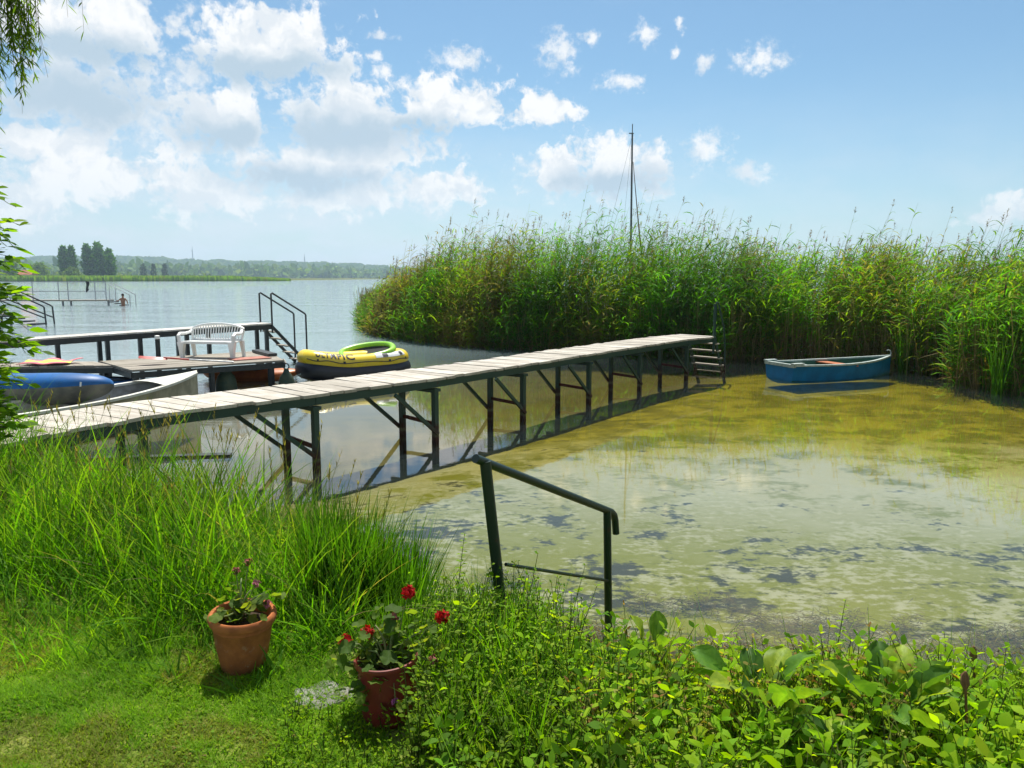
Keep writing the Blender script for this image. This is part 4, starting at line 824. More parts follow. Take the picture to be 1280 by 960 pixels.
MB().tube([(5.07, 33.5, 8.35), (5.07, 33.5, 8.75)], .02, 5).box((5.03, 33.5, 8.37), (.2, .04, .04)).build('masthead', M_mast, sbz)
MB().tube([(5.13, 33.5, 7.2), (5.35, 33.52, 5.2), (5.5, 33.55, 4.0), (5.85, 33.6, 1.5)], [.012, .022, .036, .045], 7).build('furled_sail', M_sail, sbz, True)
MB().tube([(5.07, 33.5, 8.3), (3.3, 33.2, .8)], .004, 4).tube([(5.07, 33.5, 8.3), (4.6, 34.4, .8)], .004, 4).build('stay', M_mast, sbz)
# haze over the lake
HB = MB().box((0, 1640, 55), (6800, 3560, 116)); hz = HB.build('haze', None); tag(hz, 'thin summer haze over the lake', 'haze', None, 'stuff')
n = mat('haze_air'); pv = n.node('ShaderNodeVolumePrincipled', {'Color': (0.62, 0.82, 1.0), 'Density': 2.4e-4, 'Anisotropy': 0.3}); n.t.links.new(pv.outputs[0], n.out.inputs['Volume']); hz.data.materials.append(n.mat)

# ---------------------------------------------------------------- reed bed
RF = np.array([(-7.7, 40.5), (-7.2, 38), (-6.4, 35.0), (-5.4, 31.5), (-3.2, 28.2), (-0.5, 25.6), (1.5, 24.5), (4.0, 23.4), (6.2, 22.2), (8.3, 21.6), (9.7, 20.4), (10.5, 18.4), (10.1, 16.4), (10.7, 15.0), (12.2, 13.2), (14.5, 11.5)])
seg = np.diff(RF, axis=0); sl = np.linalg.norm(seg, axis=1); cum = np.concatenate([[0], np.cumsum(sl)])
def reed_spots(N, dmin, dmax, pw, s0=0, s1=1):
    s = rng.uniform(s0, s1, N) * cum[-1]; i = np.clip(np.searchsorted(cum, s) - 1, 0, len(seg) - 1); f = (s - cum[i]) / sl[i]
    p = RF[i] + seg[i] * f[:, None]; nrm = np.stack([-seg[i][:, 1], seg[i][:, 0]], 1) / sl[i][:, None]
    nrm = np.where((nrm[:, :1] * p[:, :1] + nrm[:, 1:] * p[:, 1:]) < 0, -nrm, nrm); nrm = unit(nrm + unit(p) * .8)
    q = rng.uniform(0, 1, N) ** pw; dep = dmin + (dmax - dmin) * q
    dep = dep * np.clip(.45 + s / 16, 0, 1)
    return p + nrm * dep[:, None] + rng.normal(size=(N, 2)) * .15, s / cum[-1], dep, nrm
def hmax(s): return np.interp(s, [0, .10, .22, .33, .42, .50, .58, .66, .75, 1], [1.9, 2.1, 2.6, 3.8, 4.1, 4.0, 3.75, 3.5, 3.2, 2.95])
def reeds(N, dmin, dmax, pw, s0=0., s1=1., hs=1.0, nl=13, lean=.10, pan=.22, area=None):
    Lv = reeds.L; p, s, dep, nrm = reed_spots(N, dmin, dmax, pw, s0, s1)
    if area: p = np.stack([rng.uniform(area[0], area[1], N), rng.uniform(area[2], area[3], N)], 1); s = np.full(N, .7); dep = np.full(N, 2.)
    clump = vnoise(p[:, 0] * .7, p[:, 1] * .7, 12); hgt = hmax(s) * hs * rng.normal(.88, .09, N) * (.88 + .24 * clump)
    hgt *= np.clip(.62 + dep * .35, .62, 1)
    wind = np.array([.10, -.04, 0]); ln = heads(N) * rng.uniform(0, 1, (N, 1)) * lean
    out = np.concatenate([-nrm, np.zeros((N, 1))], 1) * (np.clip(1 - dep / 1.0, 0, 1) * rng.uniform(.0, .28, N))[:, None]
    base = np.stack([p[:, 0], p[:, 1], np.full(N, -.4)], 1); t = np.linspace(0, 1, 6)
    P = base[:, None] + (hgt + .4)[:, None, None] * (np.array([0, 0, 1.])[None, None] * t[None, :, None] + (ln + out)[:, None] * (t ** 1.5)[None, :, None] + (wind + out * .4)[:, None] * (t ** 3)[None, :, None])
    tone = vnoise(p[:, 0] * .45 + 3, p[:, 1] * .45, 21) + rng.normal(size=N) * .22; warmz = np.interp(s, [0, .14, .24, .38, .5, .62, .8, 1], [.05, .34, .58, .56, .08, .18, .16, .16])
    dry = tone < (warmz - .16); yel = (tone < warmz + .12) & ~dry
    col = np.where(dry[:, None], pick([(.27, .20, .05), (.23, .19, .045), (.29, .23, .07)], N), np.where(yel[:, None], pick([(.22, .26, .03), (.18, .24, .03)], N), pick([(.085, .20, .026), (.06, .155, .024), (.125, .25, .028)], N)))
    col = col * (.55 + .75 * vnoise(p[:, 0] * 1.15 + 7, p[:, 1] * 1.15, 33))[:, None]
    Lv.stems(P, np.linspace(.0075, .002, 6)[None] * rng.uniform(.8, 1.3, (N, 1)), np.where(rng.uniform(size=(N, 1)) < .5, col * .9, pick([(.24, .19, .085)], N)))
    for k in range(nl):
        f = .16 + .82 * (k + rng.uniform(0, 1, N)) / nl; j = f * 5; i0 = np.clip(np.floor(j).astype(int), 0, 4); fr_ = (j - i0)[:, None]
        B = P[np.arange(N), i0] * (1 - fr_) + P[np.arange(N), i0 + 1] * fr_
        h = unit(heads(N) + wind * 3.0); upk = rng.uniform(.5, 1.7, N)[:, None]; d = unit(h + np.array([0, 0, 1.]) * upk)
        low = f < .45; c = np.where((low & (rng.uniform(size=N) < .25))[:, None], pick([(.22, .15, .055), (.18, .13, .05)], N), col * rng.uniform(.8, 1.25, (N, 1)))
        Lv.ribbons(B, d, unit(perp_h(h) + rng.normal(size=(N, 3)) * .35), rng.uniform(.36, .68, N) * (1.05 - .35 * f) , rng.uniform(.025, .046, N), h * rng.uniform(.1, .3, (N, 1)) + np.array([0, 0, -1.]) * rng.uniform(.15, .75, (N, 1)), [.35, 1, .75, 0], c)
    m = rng.uniform(size=N) < pan; tips = P[m, -1]; n2 = len(tips)
    if n2:
        for k in range(22):
            f = rng.uniform(0, 1, n2); h = unit(heads(n2) + np.array([.7, -.2, 0])); d = unit(h * .5 + np.array([0, 0, 1]))
            Lv.ribbons(tips + np.stack([.03 * f, 0 * f, .22 * f - .03], 1), d, perp_h(h), rng.uniform(.06, .13, n2) * (1.15 - .6 * f), .015, h * .5 - np.array([0, 0, .5]), [.6, 1, .4], pick([(.17, .115, .085), (.22, .16, .11), (.12, .08, .07)], n2))
reeds.L = Leaves()
reeds(6600, .25, 6.5, 1.25, nl=14, pan=.10); reeds(2300, 0.0, 1.1, 1.0, 0, 1, .86, 16, .16, .04); reeds(430, .3, 3.6, 1, .10, 1, 1.2, 15, .08, .5); reeds(900, 2.5, 9.0, 1, .52, .85, 1.0, 11, .1, .1); reeds(650, 0, 1, 1, nl=14, pan=.1, area=(8.6, 13.5, 21.8, 27.5)); reeds(1100, -.3, .5, 1, .0, .62, .52, 11, .4, 0)
# broken, dead stalks and leaves at the foot of the reeds
Lv = reeds.L; N = 5200; p, s, dep, nrm = reed_spots(N, -.1, 1.6, 1.3); h = heads(N)
Lv.ribbons(np.stack([p[:, 0], p[:, 1], rng.uniform(0, 1.15, N) ** 1.4], 1), unit(h + np.array([0, 0, 1.]) * rng.uniform(-.5, .8, (N, 1))), unit(perp_h(h) + rng.normal(size=(N, 3)) * .4), rng.uniform(.25, .8, N), rng.uniform(.008, .024, N), np.array([0, 0, -1.]) * rng.uniform(0, .5, (N, 1)), [.6, 1, .7, 0], pick([(.27, .20, .10), (.20, .14, .065), (.32, .25, .14), (.13, .10, .05)], N))
N = 4600; p, s, dep, nrm = reed_spots(N, -.05, 1.2, 1.4); b = np.stack([p[:, 0], p[:, 1], np.full(N, -.4)], 1); e = b + heads(N) * rng.uniform(.05, .5, (N, 1)); e[:, 2] = rng.uniform(.3, 1.9, N)
Lv.stems(np.stack([b, e], 1), np.full((N, 2), .007), pick([(.40, .33, .19), (.30, .24, .12), (.20, .16, .07)], N))
tag(Lv.build('reed_bed', M_reed), 'tall dense bed of green and yellowing reeds across the back', 'reeds', None, 'stuff')
# cattail clumps at the right edge of the reeds
def cattail(label, x, y, n_, hh, seed_heads=1):
    t = thing('cattail', label, 'cattail', (x, y, 0), 'cattail clumps in front of the reeds'); Lv = Leaves(); h = heads(n_)
    Lv.ribbons(np.stack([x + rng.normal(size=n_) * .05, y + rng.normal(size=n_) * .05, np.full(n_, -.3)], 1), unit(np.array([0, 0, 1.]) + h * rng.uniform(.02, .26, (n_, 1))), unit(perp_h(h) + rng.normal(size=(n_, 3)) * .4), hh * rng.uniform(.6, 1.05, n_) + .3, rng.uniform(.018, .03, n_), h * rng.uniform(0, .14, (n_, 1)), BLADE, pick([(.055, .125, .025), (.08, .16, .03), (.04, .095, .025)], n_), (.12, .15, .035))
    Lv.build('leaves', M_reed, t)
    for k in range(seed_heads):
        dx, dy = rng.normal(size=2) * .08; MB().tube([(x, y, -.3), (x + dx * .5, y + dy * .5, hh * .6), (x + dx, y + dy, hh * .95)], .006, 5).build('stalk', M_stem, t); MB().tube([(x + dx, y + dy, hh * .9), (x + dx, y + dy, hh * .91), (x + dx * 1.05, y + dy, hh * 1.02), (x + dx * 1.05, y + dy, hh * 1.03)], [.006, .017, .017, .004], 8).build('seed_head', M_brownhead, t, True)
M_brownhead = simple('cattail_brown', (0.10, 0.05, 0.025), (0.07, 0.035, 0.02), 0.95, 30)
cattail('upright cattail clump with dark foot standing alone in the water at the right', 9.95, 15.55, 46, 1.75, 0)
cattail('tall cattail clump at the right end of the reed front', 10.75, 15.7, 60, 2.3, 2)
cattail('cattail clump just behind the lone upright one', 10.35, 16.6, 55, 2.15, 1)
cattail('cattail clump beside the bow of the blue rowing boat', 9.9, 19.3, 40, 1.6, 0)

# ---------------------------------------------------------------- foreground: lawn, tall grass, ground cover
def gz(x, y): return ground_z(np.asarray(x, float), np.asarray(y, float))
def lawn_edge(x): return np.interp(x, [-5, -3, -2.2, -1.6, -1.2, -.9, -.6, -.35], [4.3, 4.0, 3.75, 3.45, 3.38, 3.25, 2.95, 2.3])
Lv = Leaves(); N = 430000
x = rng.uniform(-4.6, -.1, N); y = rng.uniform(1.2, 4.3, N); k = (y < lawn_edge(x) + rng.normal(size=N) * .08) & (x < -.2 + rng.normal(size=N) * .12); x, y = x[k], y[k]; N = len(x)
dens_ = vnoise(x * 3.1, y * 3.1, 31) * .6 + vnoise(x * 9, y * 9, 32) * .4; bare = (dens_ < .24) & (rng.uniform(size=N) < .6) ; x, y, dens_ = x[~bare], y[~bare], dens_[~bare]; N = len(x)
h = heads(N); c = np.where((dens_ < .45)[:, None], pick([(.20, .23, .035), (.24, .23, .06), (.16, .21, .03)], N), pick([(.12, .22, .02), (.16, .26, .022), (.20, .29, .03)], N))
Lv.ribbons(np.stack([x, y, gz(x, y) + .008], 1), unit(h * rng.uniform(.2, 1.6, (N, 1)) + np.array([0, 0, 1.])), perp_h(h), rng.uniform(.022, .062, N) * (.7 + .6 * dens_), rng.uniform(.003, .0062, N), h * .25 - np.array([0, 0, .25]), [1, 0], c)
N = 26000; x = rng.uniform(-3.4, -.2, N); y = rng.uniform(1.4, 4.2, N); k = (y < lawn_edge(x)) & (vnoise(x * 4, y * 4, 40) > .42); x, y = x[k], y[k]; N = len(x); h = heads(N)   # clover and daisy leaves
Lv.ribbons(np.stack([x, y, gz(x, y) + rng.uniform(.01, .03, N)], 1), unit(h + np.array([0, 0, .35])), perp_h(h), rng.uniform(.010, .022, N), rng.uniform(.008, .013, N), -np.array([0, 0, .3]) * np.ones((N, 1)), LEAF4, pick([(.10, .17, .025), (.14, .21, .03), (.19, .22, .04), (.22, .19, .05)], N, [.4, .35, .2, .05]))
tag(Lv.build('lawn_grass', M_grass), 'short sunlit lawn grass and clover at the lower left', 'grass', None, 'stuff')

Lv = Leaves()
def blades(N, xs_, ys_, Lr, Wr, cols, lean=(.05, .45), bend=(.05, .5), keep=None, tuft=.0, prof=BLADE, tip=None, zoff=0.0):
    x = rng.uniform(*xs_, N); y = rng.uniform(*ys_, N)
    if tuft: g = .22; x = np.where(rng.uniform(size=N) < tuft, (np.floor(x / g) + .5 + .45 * np.sin(np.floor(x / g) * 12.9 + np.floor(y / g) * 78.2)) * g + rng.normal(size=N) * .035, x); y = y + rng.normal(size=N) * .02
    if keep is not None: k = keep(x, y); x, y = x[k], y[k]; N = len(x)
    h = heads(N); L = rng.uniform(*Lr, N) * (1 - .38 * np.clip(y - 4.9, 0, 1.4) / 1.4 * (x > -4.2)) * (.75 + .45 * vnoise(x * 2.3, y * 2.3, 50)); tone = (.7 + .6 * vnoise(x * 1.9, y * 1.9, 51))[:, None]
    Lv.ribbons(np.stack([x, y, gz(x, y) - .02 + zoff], 1), unit(np.array([0, 0, 1.]) + h * rng.uniform(*lean, (N, 1))), unit(perp_h(h) + rng.normal(size=(N, 3)) * .45), L, rng.uniform(*Wr, N), h * rng.uniform(*bend, (N, 1)) * .8 - np.array([0, 0, 1.]) * rng.uniform(bend[0] * .3, bend[1], (N, 1)) * .75, prof, pick(cols, N) * tone, tip)
GG = [(.09, .20, .02), (.13, .25, .022), (.06, .14, .02), (.18, .28, .03)]
inb = lambda x, y: (y > lawn_edge(x) + .12) & (y < shore(x) - .02)
blades(12500, (-6.2, -.55), (3.2, 7.8), (.42, .86), (.006, .0125), GG, keep=lambda x, y: inb(x, y) & (x < -.75 - .35 * np.clip(y - 4.4, 0, 3)), tuft=.6, tip=(.22, .20, .07))
blades(2600, (-6.4, -1.5), (3.4, 7.4), (.75, 1.08), (.007, .012), GG, lean=(.02, .3), bend=(.1, .55), keep=lambda x, y: inb(x, y) & (x < -1.0 - .5 * np.clip(y - 4.2, 0, 3)), tuft=.5)
blades(1500, (-1.05, -.5), (3.65, 4.25), (.50, .74), (.007, .012), [(.06, .14, .022), (.085, .18, .025), (.045, .10, .02)], lean=(.02, .34), bend=(.02, .25))
blades(900, (-6.2, -.7), (3.3, 7), (.4, .8), (.005, .008), [(.30, .25, .12), (.22, .19, .08)], lean=(.2, .9), bend=(.2, .7), keep=inb)
blades(1900, (-.62, .12), (2.4, 3.7), (.26, .52), (.004, .007), [(.075, .155, .02), (.10, .19, .025)], lean=(.02, .35), bend=(.05, .4), prof=BLADE, keep=lambda x, y: ~((x < -.27) & (y < 2.9)))
blades(1500, (-.2, 4.6), (1.6, 4.1), (.28, .55), (.003, .006), [(.09, .17, .025), (.14, .20, .04), (.20, .20, .07)], lean=(.05, .6), bend=(.05, .5))
blades(1100, (-2.6, -.8), (3.1, 3.7), (.10, .28), (.004, .008), GG, lean=(.1, .8), bend=(.1, .6))
blades(9000, (-4.6, -.7), (3.1, 4.9), (.18, .5), (.005, .010), GG, lean=(.1, .8), bend=(.1, .6), keep=lambda x, y: (y > lawn_edge(x) - .02 + .14 * rng.normal(size=len(x))) & (y < lawn_edge(x) + .6))
blades(2600, (-.1, 4.8), (1.5, 4.2), (.16, .42), (.004, .009), [(.13, .22, .025), (.20, .26, .035), (.09, .16, .02)], lean=(.1, .9), bend=(.1, .6))
for (tx, ty, n_, ll) in ((-1.42, 2.98, 26, .22), (-1.06, 2.92, 16, .2), (-1.0, 3.03, 14, .24), (-1.75, 3.2, 12, .18), (-.86, 3.35, 30, .34), (-.74, 2.77, 26, .09), (-.84, 2.8, 22, .10), (-.64, 2.83, 22, .10), (-.7, 2.99, 26, .12), (-.88, 2.93, 20, .10)):
    blades(n_, (tx - .05, tx + .05), (ty - .05, ty + .05), (ll * .7, ll * 1.3), (.007, .012), [(.10, .19, .03), (.08, .16, .025)], lean=(.2, .9), bend=(.1, .6))
N = 130; x = rng.uniform(-4.6, -.7, N); y = rng.uniform(3.7, 6.2, N); k = inb(x, y); x, y = x[k], y[k]; N = len(x); h = heads(N); hh_ = rng.uniform(.55, .95, N)   # seed heads
b = np.stack([x, y, gz(x, y)], 1); P = b[:, None] + hh_[:, None, None] * (np.array([0, 0, 1.])[None, None] * np.linspace(0, 1, 5)[None, :, None] + h[:, None] * .22 * (np.linspace(0, 1, 5) ** 2)[None, :, None])
Lv.stems(P, np.full((N, 5), .0014), (.20, .19, .07))
for q in range(14):
    d = unit(heads(N) * .45 + np.array([0, 0, 1.])); Lv.ribbons(P[:, -1] - (P[:, -1] - P[:, -2]) * rng.uniform(0, .5, (N, 1)), d, perp_h(unit(d * np.array([1, 1, 0]))), rng.uniform(.02, .05, N), .005, np.zeros((N, 3)), BLADE4, pick([(.26, .21, .09), (.20, .17, .08)], N))
tag(Lv.build('tall_grass', M_grass), 'tall arching sedge and grass on the bank', 'grass', None, 'stuff')

Lv = Leaves()
def weeds(N, xs_, ys_, hr, ll, lw, pairs, cols, keep=None, droop=.35, stemc=(.10, .14, .035)):
    x = rng.uniform(*xs_, N); y = rng.uniform(*ys_, N)
    if keep is not None: k = keep(x, y); x, y = x[k], y[k]; N = len(x)
    hh = np.clip((shore(x) - y) / .55, .4, 1) * rng.uniform(*hr, N) * (.6 + .8 * vnoise(x * 2.6, y * 2.6, 60)); b = np.stack([x, y, gz(x, y) - .02], 1); ln = heads(N) * rng.uniform(.05, .5, (N, 1)); t = np.linspace(0, 1, 4)
    P = b[:, None] + hh[:, None, None] * (np.array([0, 0, 1.])[None, None] * t[None, :, None] + ln[:, None] * (t ** 1.6)[None, :, None])
    tone = (.65 + .7 * vnoise(x * 3.3, y * 3.3, 61))[:, None]; col = pick(cols, N) * tone
    Lv.stems(P, np.linspace(.0035, .0014, 4)[None] * np.ones((N, 1)), stemc)
    a0 = rng.uniform(0, 6.28, N)
    for k in range(pairs):
        f = .25 + .75 * (k + 1) / pairs; j = f * 3; i0 = min(int(j), 2); B = P[:, i0] * (1 - (j - i0)) + P[:, i0 + 1] * (j - i0)
        for s in (0, 1):
            a = a0 + k * 1.57 + s * math.pi + rng.normal(size=N) * .3; h = np.stack([np.cos(a), np.sin(a), np.zeros(N)], 1); up_ = rng.uniform(.1, .7, (N, 1)) + (.6 if k == pairs - 1 else 0)
            sz = ll * rng.uniform(.65, 1.25, N) * (1.1 - .45 * f)
            Lv.ribbons(B, unit(h + np.array([0, 0, 1.]) * up_), unit(perp_h(h) + rng.normal(size=(N, 3)) * .55), sz, sz * lw * rng.uniform(.75, 1.15, N), np.array([0, 0, -1.]) * rng.uniform(.1, 1, (N, 1)) * droop * 1.6, LEAF, col * rng.uniform(.65, 1.25, (N, 1)))
YG = [(.19, .29, .02), (.25, .35, .024), (.14, .23, .02), (.29, .36, .03), (.08, .15, .02)]
cov = lambda x, y: (y < shore(x) - .08) & (y > 1.25)
weeds(2700, (-.25, 5.2), (1.5, 4.3), (.16, .34), .074, .5, 4, YG, keep=lambda x, y: cov(x, y))
weeds(1500, (-.35, 5.0), (1.5, 4.2), (.12, .26), .046, .55, 5, YG, keep=cov)
weeds(500, (.9, 2.6), (3.0, 4.2), (.22, .36), .075, .36, 4, [(.22, .31, .024), (.27, .33, .03), (.16, .25, .024)], keep=cov)
weeds(330, (.25, 1.5), (2.5, 3.3), (.22, .34), .04, .5, 5, [(.27, .21, .05), (.24, .23, .05), (.20, .22, .04), (.27, .15, .04)], keep=lambda x, y: vnoise(x * 3, y * 3, 70) > .4)
weeds(1100, (-.75, .25), (2.3, 4.6), (.18, .42), .034, .55, 7, [(.14, .21, .03), (.18, .24, .035), (.10, .17, .025)], keep=lambda x, y: cov(x, y) & (x > -.45 + (3.4 - y) * .1))
weeds(2000, (-3.6, -.3), (4.0, 7.0), (.14, .30), .045, .5, 4, YG, keep=lambda x, y: (y < shore(x) - .05) & (y > shore(x) - 1.8))
weeds(420, (.2, 4.8), (1.6, 4.2), (.2, .36), .105, .55, 3, YG, keep=lambda x, y: cov(x, y) & (vnoise(x * 2.2, y * 2.2, 77) > .55))
weeds(700, (-.1, 4.8), (1.6, 4.1), (.12, .3), .055, .22, 8, [(.14, .22, .025), (.19, .26, .03), (.10, .17, .025)], keep=lambda x, y: cov(x, y) & (vnoise(x * 2.6, y * 2.6, 78) > .5))
weeds(1500, (-.2, 4.6), (1.5, 3.6), (.06, .16), .06, .6, 3, YG, keep=cov)
weeds(800, (-.85, -.1), (1.7, 2.75), (.05, .12), .024, .6, 3, YG)
tag(Lv.build('ground_cover', M_leaf), 'bright leafy ground cover spilling over the bank at the lower right', 'ground cover', None, 'stuff')

# broad leaved plants in the ground cover
def big_leaf(name, L, Wd, col, cup, arch):
    V = []; NU, NV = 8, 7
    for i in range(NU + 1):
        u = i / NU; w = Wd / 2 * (math.sin(math.pi * min(1, u * .93 + .05)) ** .55) * (.55 + .6 * u if u < .6 else .91)
        for j in range(NV):
            v = 2 * j / (NV - 1) - 1; V.append((u * L, v * w, arch * L * (u - u * u * 1.5) + cup * w * v * v + .006 * math.sin(9 * u + 5 * v) - (.008 if j == NV // 2 else 0)))
    Q = [(i * NV + j, i * NV + j + 1, (i + 1) * NV + j + 1, (i + 1) * NV + j) for i in range(NU) for j in range(NV - 1)]
    K = np.array([np.array(col) * (1.25 if (q % NV) == NV // 2 else 1) for q in range(len(V))]); me = quads_mesh(name, np.array(V), np.array(Q), K, True); me.materials.append(M_broad); return me
M_broad = foliage('broad_leaf', 0.45, 0.5, 0.2, (2.2, 2.0, 0.45), 25)
BLV = [big_leaf('broad_leaf_mesh', *a) for a in ((.15, .115, (.10, .22, .025), .35, .3), (.17, .12, (.11, .21, .025), .5, .1), (.13, .11, (.22, .31, .03), .25, .4), (.16, .10, (.055, .13, .022), .7, .2))]
def broad_plant(label, x, y, n_, zs, sc_=1.0):
    z0 = float(gz(x, y)); t = thing('broad_leaved_plant', label, 'plant', (x, y, z0), 'broad leaved plants in the ground cover')
    MB().tube([(x, y, z0 - .03), (x, y, z0 + .05)], [.02, .012], 8).build('crown_base', M_stem, t)
    for k in range(n_):
        a = 2 * math.pi * k / n_ + rng.uniform(-.4, .4); st_ = rng.uniform(.05, .13) * sc_; zz = rng.uniform(*zs); e = Vector((x + st_ * math.cos(a), y + st_ * math.sin(a), z0 + zz))
        MB().tube([(x, y, z0 + .02), (x + st_ * .4 * math.cos(a), y + st_ * .4 * math.sin(a), z0 + zz * .7), e], [.006, .005, .004], 6).build('leaf_stalk', M_stem, t, True)
        o = link('leaf', BLV[k % 4], None, t); o.location = tuple(e - Vector((x, y, z0))); o.rotation_euler = (rng.normal() * .35, -rng.uniform(.1, 1.1), a); q = sc_ * rng.uniform(.75, 1.15); o.scale = (q, q, q)
broad_plant('broad leaved plant with big rounded leaves, the left of the two large ones', .90, 2.60, 11, (.14, .25))
broad_plant('broad leaved plant with tall dark upright leaf, the right of the two large ones', 1.34, 2.56, 12, (.14, .27), 1.05)
broad_plant('small broad leaved plant by the water edge below the handrail', .62, 3.15, 6, (.18, .28), .8)
broad_plant('low broad leaved plant at the bottom edge between the two large ones', 1.08, 2.3, 7, (.10, .18), .85)
# tall sprigs standing up out of the ground cover
def sprig(label, x, y, hgt, lean):
    z0 = float(gz(x, y)); t = thing('weed_sprig', label, 'weed', (x, y, z0), 'tall sprigs above the ground cover')
    P = [Vector((x + lean[0] * f ** 1.5, y + lean[1] * f ** 1.5, z0 - .03 + (hgt + .03) * f)) for f in np.linspace(0, 1, 7)]; MB().tube(P, [.0042, .004, .0035, .003, .0025, .002, .0012], 6).build('stem', M_stem, t, True)
    Lv = Leaves(); m = 34; f = np.linspace(.3, 1, m); B = np.stack([np.interp(f, np.linspace(0, 1, 7), [p[i] for p in P]) for i in range(3)], 1); a = np.arange(m) * 2.4; h = np.stack([np.cos(a), np.sin(a), 0 * a], 1)
    Lv.ribbons(B, unit(h + np.array([0, 0, .5])), perp_h(h), .075 * (1.35 - f), .03 * (1.35 - f), np.tile([0, 0, -.4], (m, 1)), LEAF, pick([(.19, .28, .03), (.24, .30, .04)], m)); Lv.build('leaves', M_leaf, t)
sprig('tallest sprig above the ground cover, right of the dark water weed', 1.57, 3.55, .62, (.05, 0))
sprig('sprig with curved tip left of the tallest one', 1.17, 3.6, .42, (-.05, .03))
sprig('leafy sprig second from the right over the water weed', 1.96, 3.75, .42, (.04, .05))
sprig('leafy sprig furthest right above the ground cover edge', 2.2, 3.6, .48, (-.06, 0))
sprig('sprig beside the thick post of the handrail', -.3, 3.75, .62, (.06, 0)); sprig('thin sprig left of the handrail over the shallow water', -.55, 4.3, .45, (.05, .1))
sprig('bending sprig between the two posts of the handrail', .17, 3.75, .52, (-.06, .06))
M_dry = simple('dry_brown_stalk', (0.20, 0.10, 0.04), (0.13, 0.065, 0.03), 0.9, 40)
for (x, y, h_, lab) in ((1.53, 2.42, .32, 'brown dry stalk with rusty top at the lower right'), (1.92, 3.0, .30, 'dry stalk with dark seed head near the right edge')):
    z0 = float(gz(x, y)); t = thing('dry_stalk', lab, 'stalk', (x, y, z0)); MB().tube([(x, y, z0 - .02), (x + .01, y, z0 + h_ * .6), (x - .004, y, z0 + h_)], [.0055, .005, .004], 6).build('stem', M_dry, t, True)
    MB().tube([(x - .004, y, z0 + h_ - .01), (x - .006, y, z0 + h_ + .01), (x - .008, y + .003, z0 + h_ + .04), (x - .008, y, z0 + h_ + .055)], [.006, .015, .012, .003], 7).build('seed_head', M_dry, t, True)
# dark water weed stranded in the shallows
Lv = Leaves(); N = 60000; x = rng.uniform(-1.6, 3.9, N); off = .25 + rng.uniform(0, 1, N) ** 1.2 * 1.7; y = shore(x) + off - .05
k = (vnoise(x * 2.1, y * 3.2, 81) * .65 + vnoise(x * 7, y * 9, 82) * .35 + .10 * np.exp(-((x - 1.9) / .9) ** 2 - ((off - .7) / .5) ** 2) > .60) ; x, y = x[k], y[k]; N = len(x); h = heads(N); h[:, 0] *= 2; h = unit(h)
Lv.ribbons(np.stack([x, y, np.minimum(gz(x, y) + rng.uniform(0, .09, N), .025)], 1), unit(h + np.array([0, 0, 1.]) * rng.uniform(-.1, .35, (N, 1))), unit(perp_h(h) + rng.normal(size=(N, 3)) * .4), rng.uniform(.03, .09, N), rng.uniform(.002, .006, N), rng.normal(size=(N, 3)) * .35 - np.array([0, 0, .2]), BLADE4, pick([(.12, .085, .02), (.07, .052, .014), (.16, .12, .03), (.08, .068, .014)], N))
tag(Lv.build('water_weed', M_weed), 'dark tangled water weed stranded along the shallow edge', 'water weed', None, 'stuff')

# ---------------------------------------------------------------- leafy shrub at the left edge and willow boughs above it
sx, sy = -4.2, 5.1; z0 = float(gz(sx, sy)); sh = thing('leafy_shrub', 'leafy shrub with bright pinnate leaves reaching in at the left edge', 'shrub', (sx, sy, z0))
Lw = Leaves()
def pinnate(B, d, n_l=4, ll=.10, lw=.045, R=.26):
    d = Vector(d).normalized(); s = d.cross(Vector((0, 0, 1))).normalized(); P = [Vector(B) + d * R * f - Vector((0, 0, .10)) * f * f for f in np.linspace(0, 1, 5)]
    Lw.stems(np.array([[tuple(p) for p in P]]), np.full((1, 5), .0022), (.12, .16, .04)); bs, ds = [], []
    for k in range(n_l):
        q = P[min(k + 1, 4)]
        for sg in (-1, 1): bs.append(tuple(q)); ds.append(tuple((d * .75 + s * sg + Vector((0, 0, rng.uniform(-.25, .35)))).normalized()))
    bs.append(tuple(P[4])); ds.append(tuple(d)); bs, ds = np.array(bs), np.array(ds); m = len(bs); nrm = unit(np.array([0, 0, 1.]) + rng.normal(size=(m, 3)) * .45)
    Lw.ribbons(bs, ds, unit(np.cross(ds, nrm)), ll * rng.uniform(.75, 1.2, m), lw, np.tile([0, 0, -.22], (m, 1)), LEAF, pick([(.10, .18, .022), (.14, .23, .028), (.07, .13, .02), (.19, .27, .035)], m))
trunk = MB().tube([(sx, sy, z0 - .1), (sx + .08, sy - .03, z0 + .7), (sx + .15, sy, z0 + 1.4), (sx + .1, sy, z0 + 2.3)], [.05, .042, .03, .012], 8); tips = []
for k in range(66):
    zz = z0 + .35 + 2.05 * k / 65; r_ = rng.uniform(.35, .68) * (1 - .25 * abs(k / 65 - .4)); a = rng.uniform(-1.7, 1.2); p0 = Vector((sx + .1, sy, zz)); p2 = p0 + Vector((r_ * math.cos(a), r_ * math.sin(a), .16)); p1 = p0.lerp(p2, .5) + Vector((0, 0, .08))
    trunk.tube([p0, p1, p2], [.014, .009, .004], 5)
    for f in (.35, .55, .75, .9, 1.0):
        q = p0.lerp(p1, f * 2) if f < .5 else p1.lerp(p2, f * 2 - 1); an = a + rng.uniform(-1.2, 1.2); pinnate(q, (math.cos(an), math.sin(an), rng.uniform(-.1, .5)), 4, .095, .042, .22)
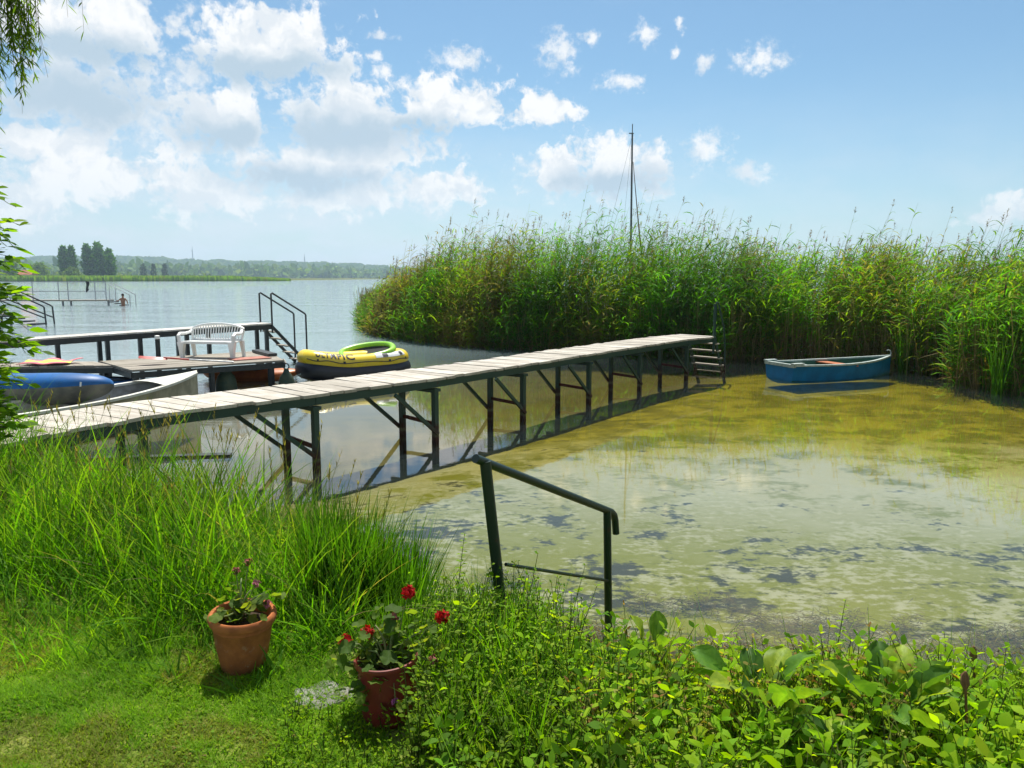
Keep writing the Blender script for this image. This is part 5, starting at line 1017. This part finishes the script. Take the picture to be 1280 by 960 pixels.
for _ in range(170):
    q = Vector((rng.uniform(-4.1, -3.48), rng.uniform(4.75, 5.45), rng.uniform(1.42, 2.72))); an = rng.uniform(-1.9, 1.0); trunk.tube([Vector((sx + .12, sy, q.z - .25)), q], [.006, .002], 4); pinnate(q, (math.cos(an), math.sin(an), rng.uniform(-.3, .5)), 3, .105, .05, .16)
trunk.build('trunk', M_bark, sh, True); Lw.build('crown', M_leaf, sh)
wx, wy = -6.5, 6.6; z0 = float(gz(wx, wy)); wl = thing('willow_tree', 'willow with drooping boughs hanging in at the upper left corner', 'tree', (wx, wy, z0)); tr = MB(); tr.tube([(wx, wy, z0 - .2), (wx + .1, wy, z0 + 2), (wx + .25, wy - .1, z0 + 4.2), (wx + .3, wy, z0 + 6)], [.24, .2, .16, .08], 10)
Lw = Leaves(); ends = []
for k in range(9):
    zz = z0 + 3.6 + .25 * k; a = -.75 + .16 * k + rng.uniform(-.1, .1); ln_ = rng.uniform(2.0, 2.6); p0 = Vector((wx + .27, wy, zz)); p2 = p0 + Vector((ln_ * math.cos(a), ln_ * math.sin(a), .55)); p1 = p0.lerp(p2, .5) + Vector((0, 0, .35)); tr.tube([p0, p1, p2], [.06, .04, .012], 6)
    for f in np.linspace(.25, 1, 12): ends.append(p0.lerp(p1, f * 2) if f < .5 else p1.lerp(p2, f * 2 - 1))
tr.build('trunk', M_bark, wl, True); TW = []
for e in ends:
    for _ in range(2):
        Ld = rng.uniform(.7, 1.75); o_ = rng.normal(size=2) * .16; TW.append([(e.x + o_[0] * f ** .6, e.y + o_[1] * f ** .6, e.z - Ld * f ** 1.3) for f in np.linspace(0, 1, 6)])

for _ in range(120):
    x0, y0, zt, zb = -4.65 + .60 * rng.uniform() ** .8, rng.uniform(6.2, 7.0), rng.uniform(4.9, 5.3), 0; zb = 4.45 - .75 * (-3.75 - x0) + rng.normal() * .14
    TW.append([(x0 + .06 * f + .03 * math.sin(5 * f + x0 * 9), y0, zt + (zb - zt) * f) for f in np.linspace(0, 1, 6)])
TW = np.array(TW); N = len(TW); Lw.stems(TW, np.tile(np.linspace(.004, .0012, 6), (N, 1)), (.14, .13, .05))
for k in range(26):
    f = rng.uniform(.12, 1, N) * 5; i0 = np.clip(f.astype(int), 0, 4); fr_ = (f - i0)[:, None]; B = TW[np.arange(N), i0] * (1 - fr_) + TW[np.arange(N), i0 + 1] * fr_; h = heads(N)
    Lw.ribbons(B, unit(h * .8 - np.array([0, 0, 1.]) * rng.uniform(.1, 1, (N, 1))), unit(perp_h(h) + rng.normal(size=(N, 3)) * .3), rng.uniform(.06, .11, N), .014, np.tile([0, 0, -.25], (N, 1)), LEAF, pick([(.08, .13, .025), (.11, .16, .03), (.06, .10, .022)], N))
Lw.build('crown', M_leaf, wl)

# ---------------------------------------------------------------- small pieces hang under the part they belong to
SUBS = {'rim': 'body', 'cockpit_rim': 'deck', 'decal': 'deck', 'foredeck': 'hull', 'transom_cap': 'gunwale', 'oarlock_block': 'gunwale', 'slat': 'back_frame', 'panel': 'upper_tube', 'grip_patch': 'upper_tube',
        'rope_ring': 'upper_tube', 'lettering': 'upper_tube', 'net': 'ring', 'eye': 'body', 'masthead': 'mast', 'stay': 'mast', 'cap': 'shaft', 'sleeve': 'shaft', 'flower_head': 'flower_stalk', 'leaf': 'leaf_stalk', 'hair': 'body'}
for t in [o for o in C.objects if o.type == 'EMPTY' and o.parent is None]:
    kids = {}
    for o in t.children: kids.setdefault(o.name.split('.')[0], []).append(o)
    for a, b in SUBS.items():
        if a in kids and b in kids:
            A_, B_ = sorted(kids[a], key=lambda o: o.name), sorted(kids[b], key=lambda o: o.name)
            for i, o in enumerate(A_): o.parent = B_[i] if len(A_) == len(B_) else B_[0]
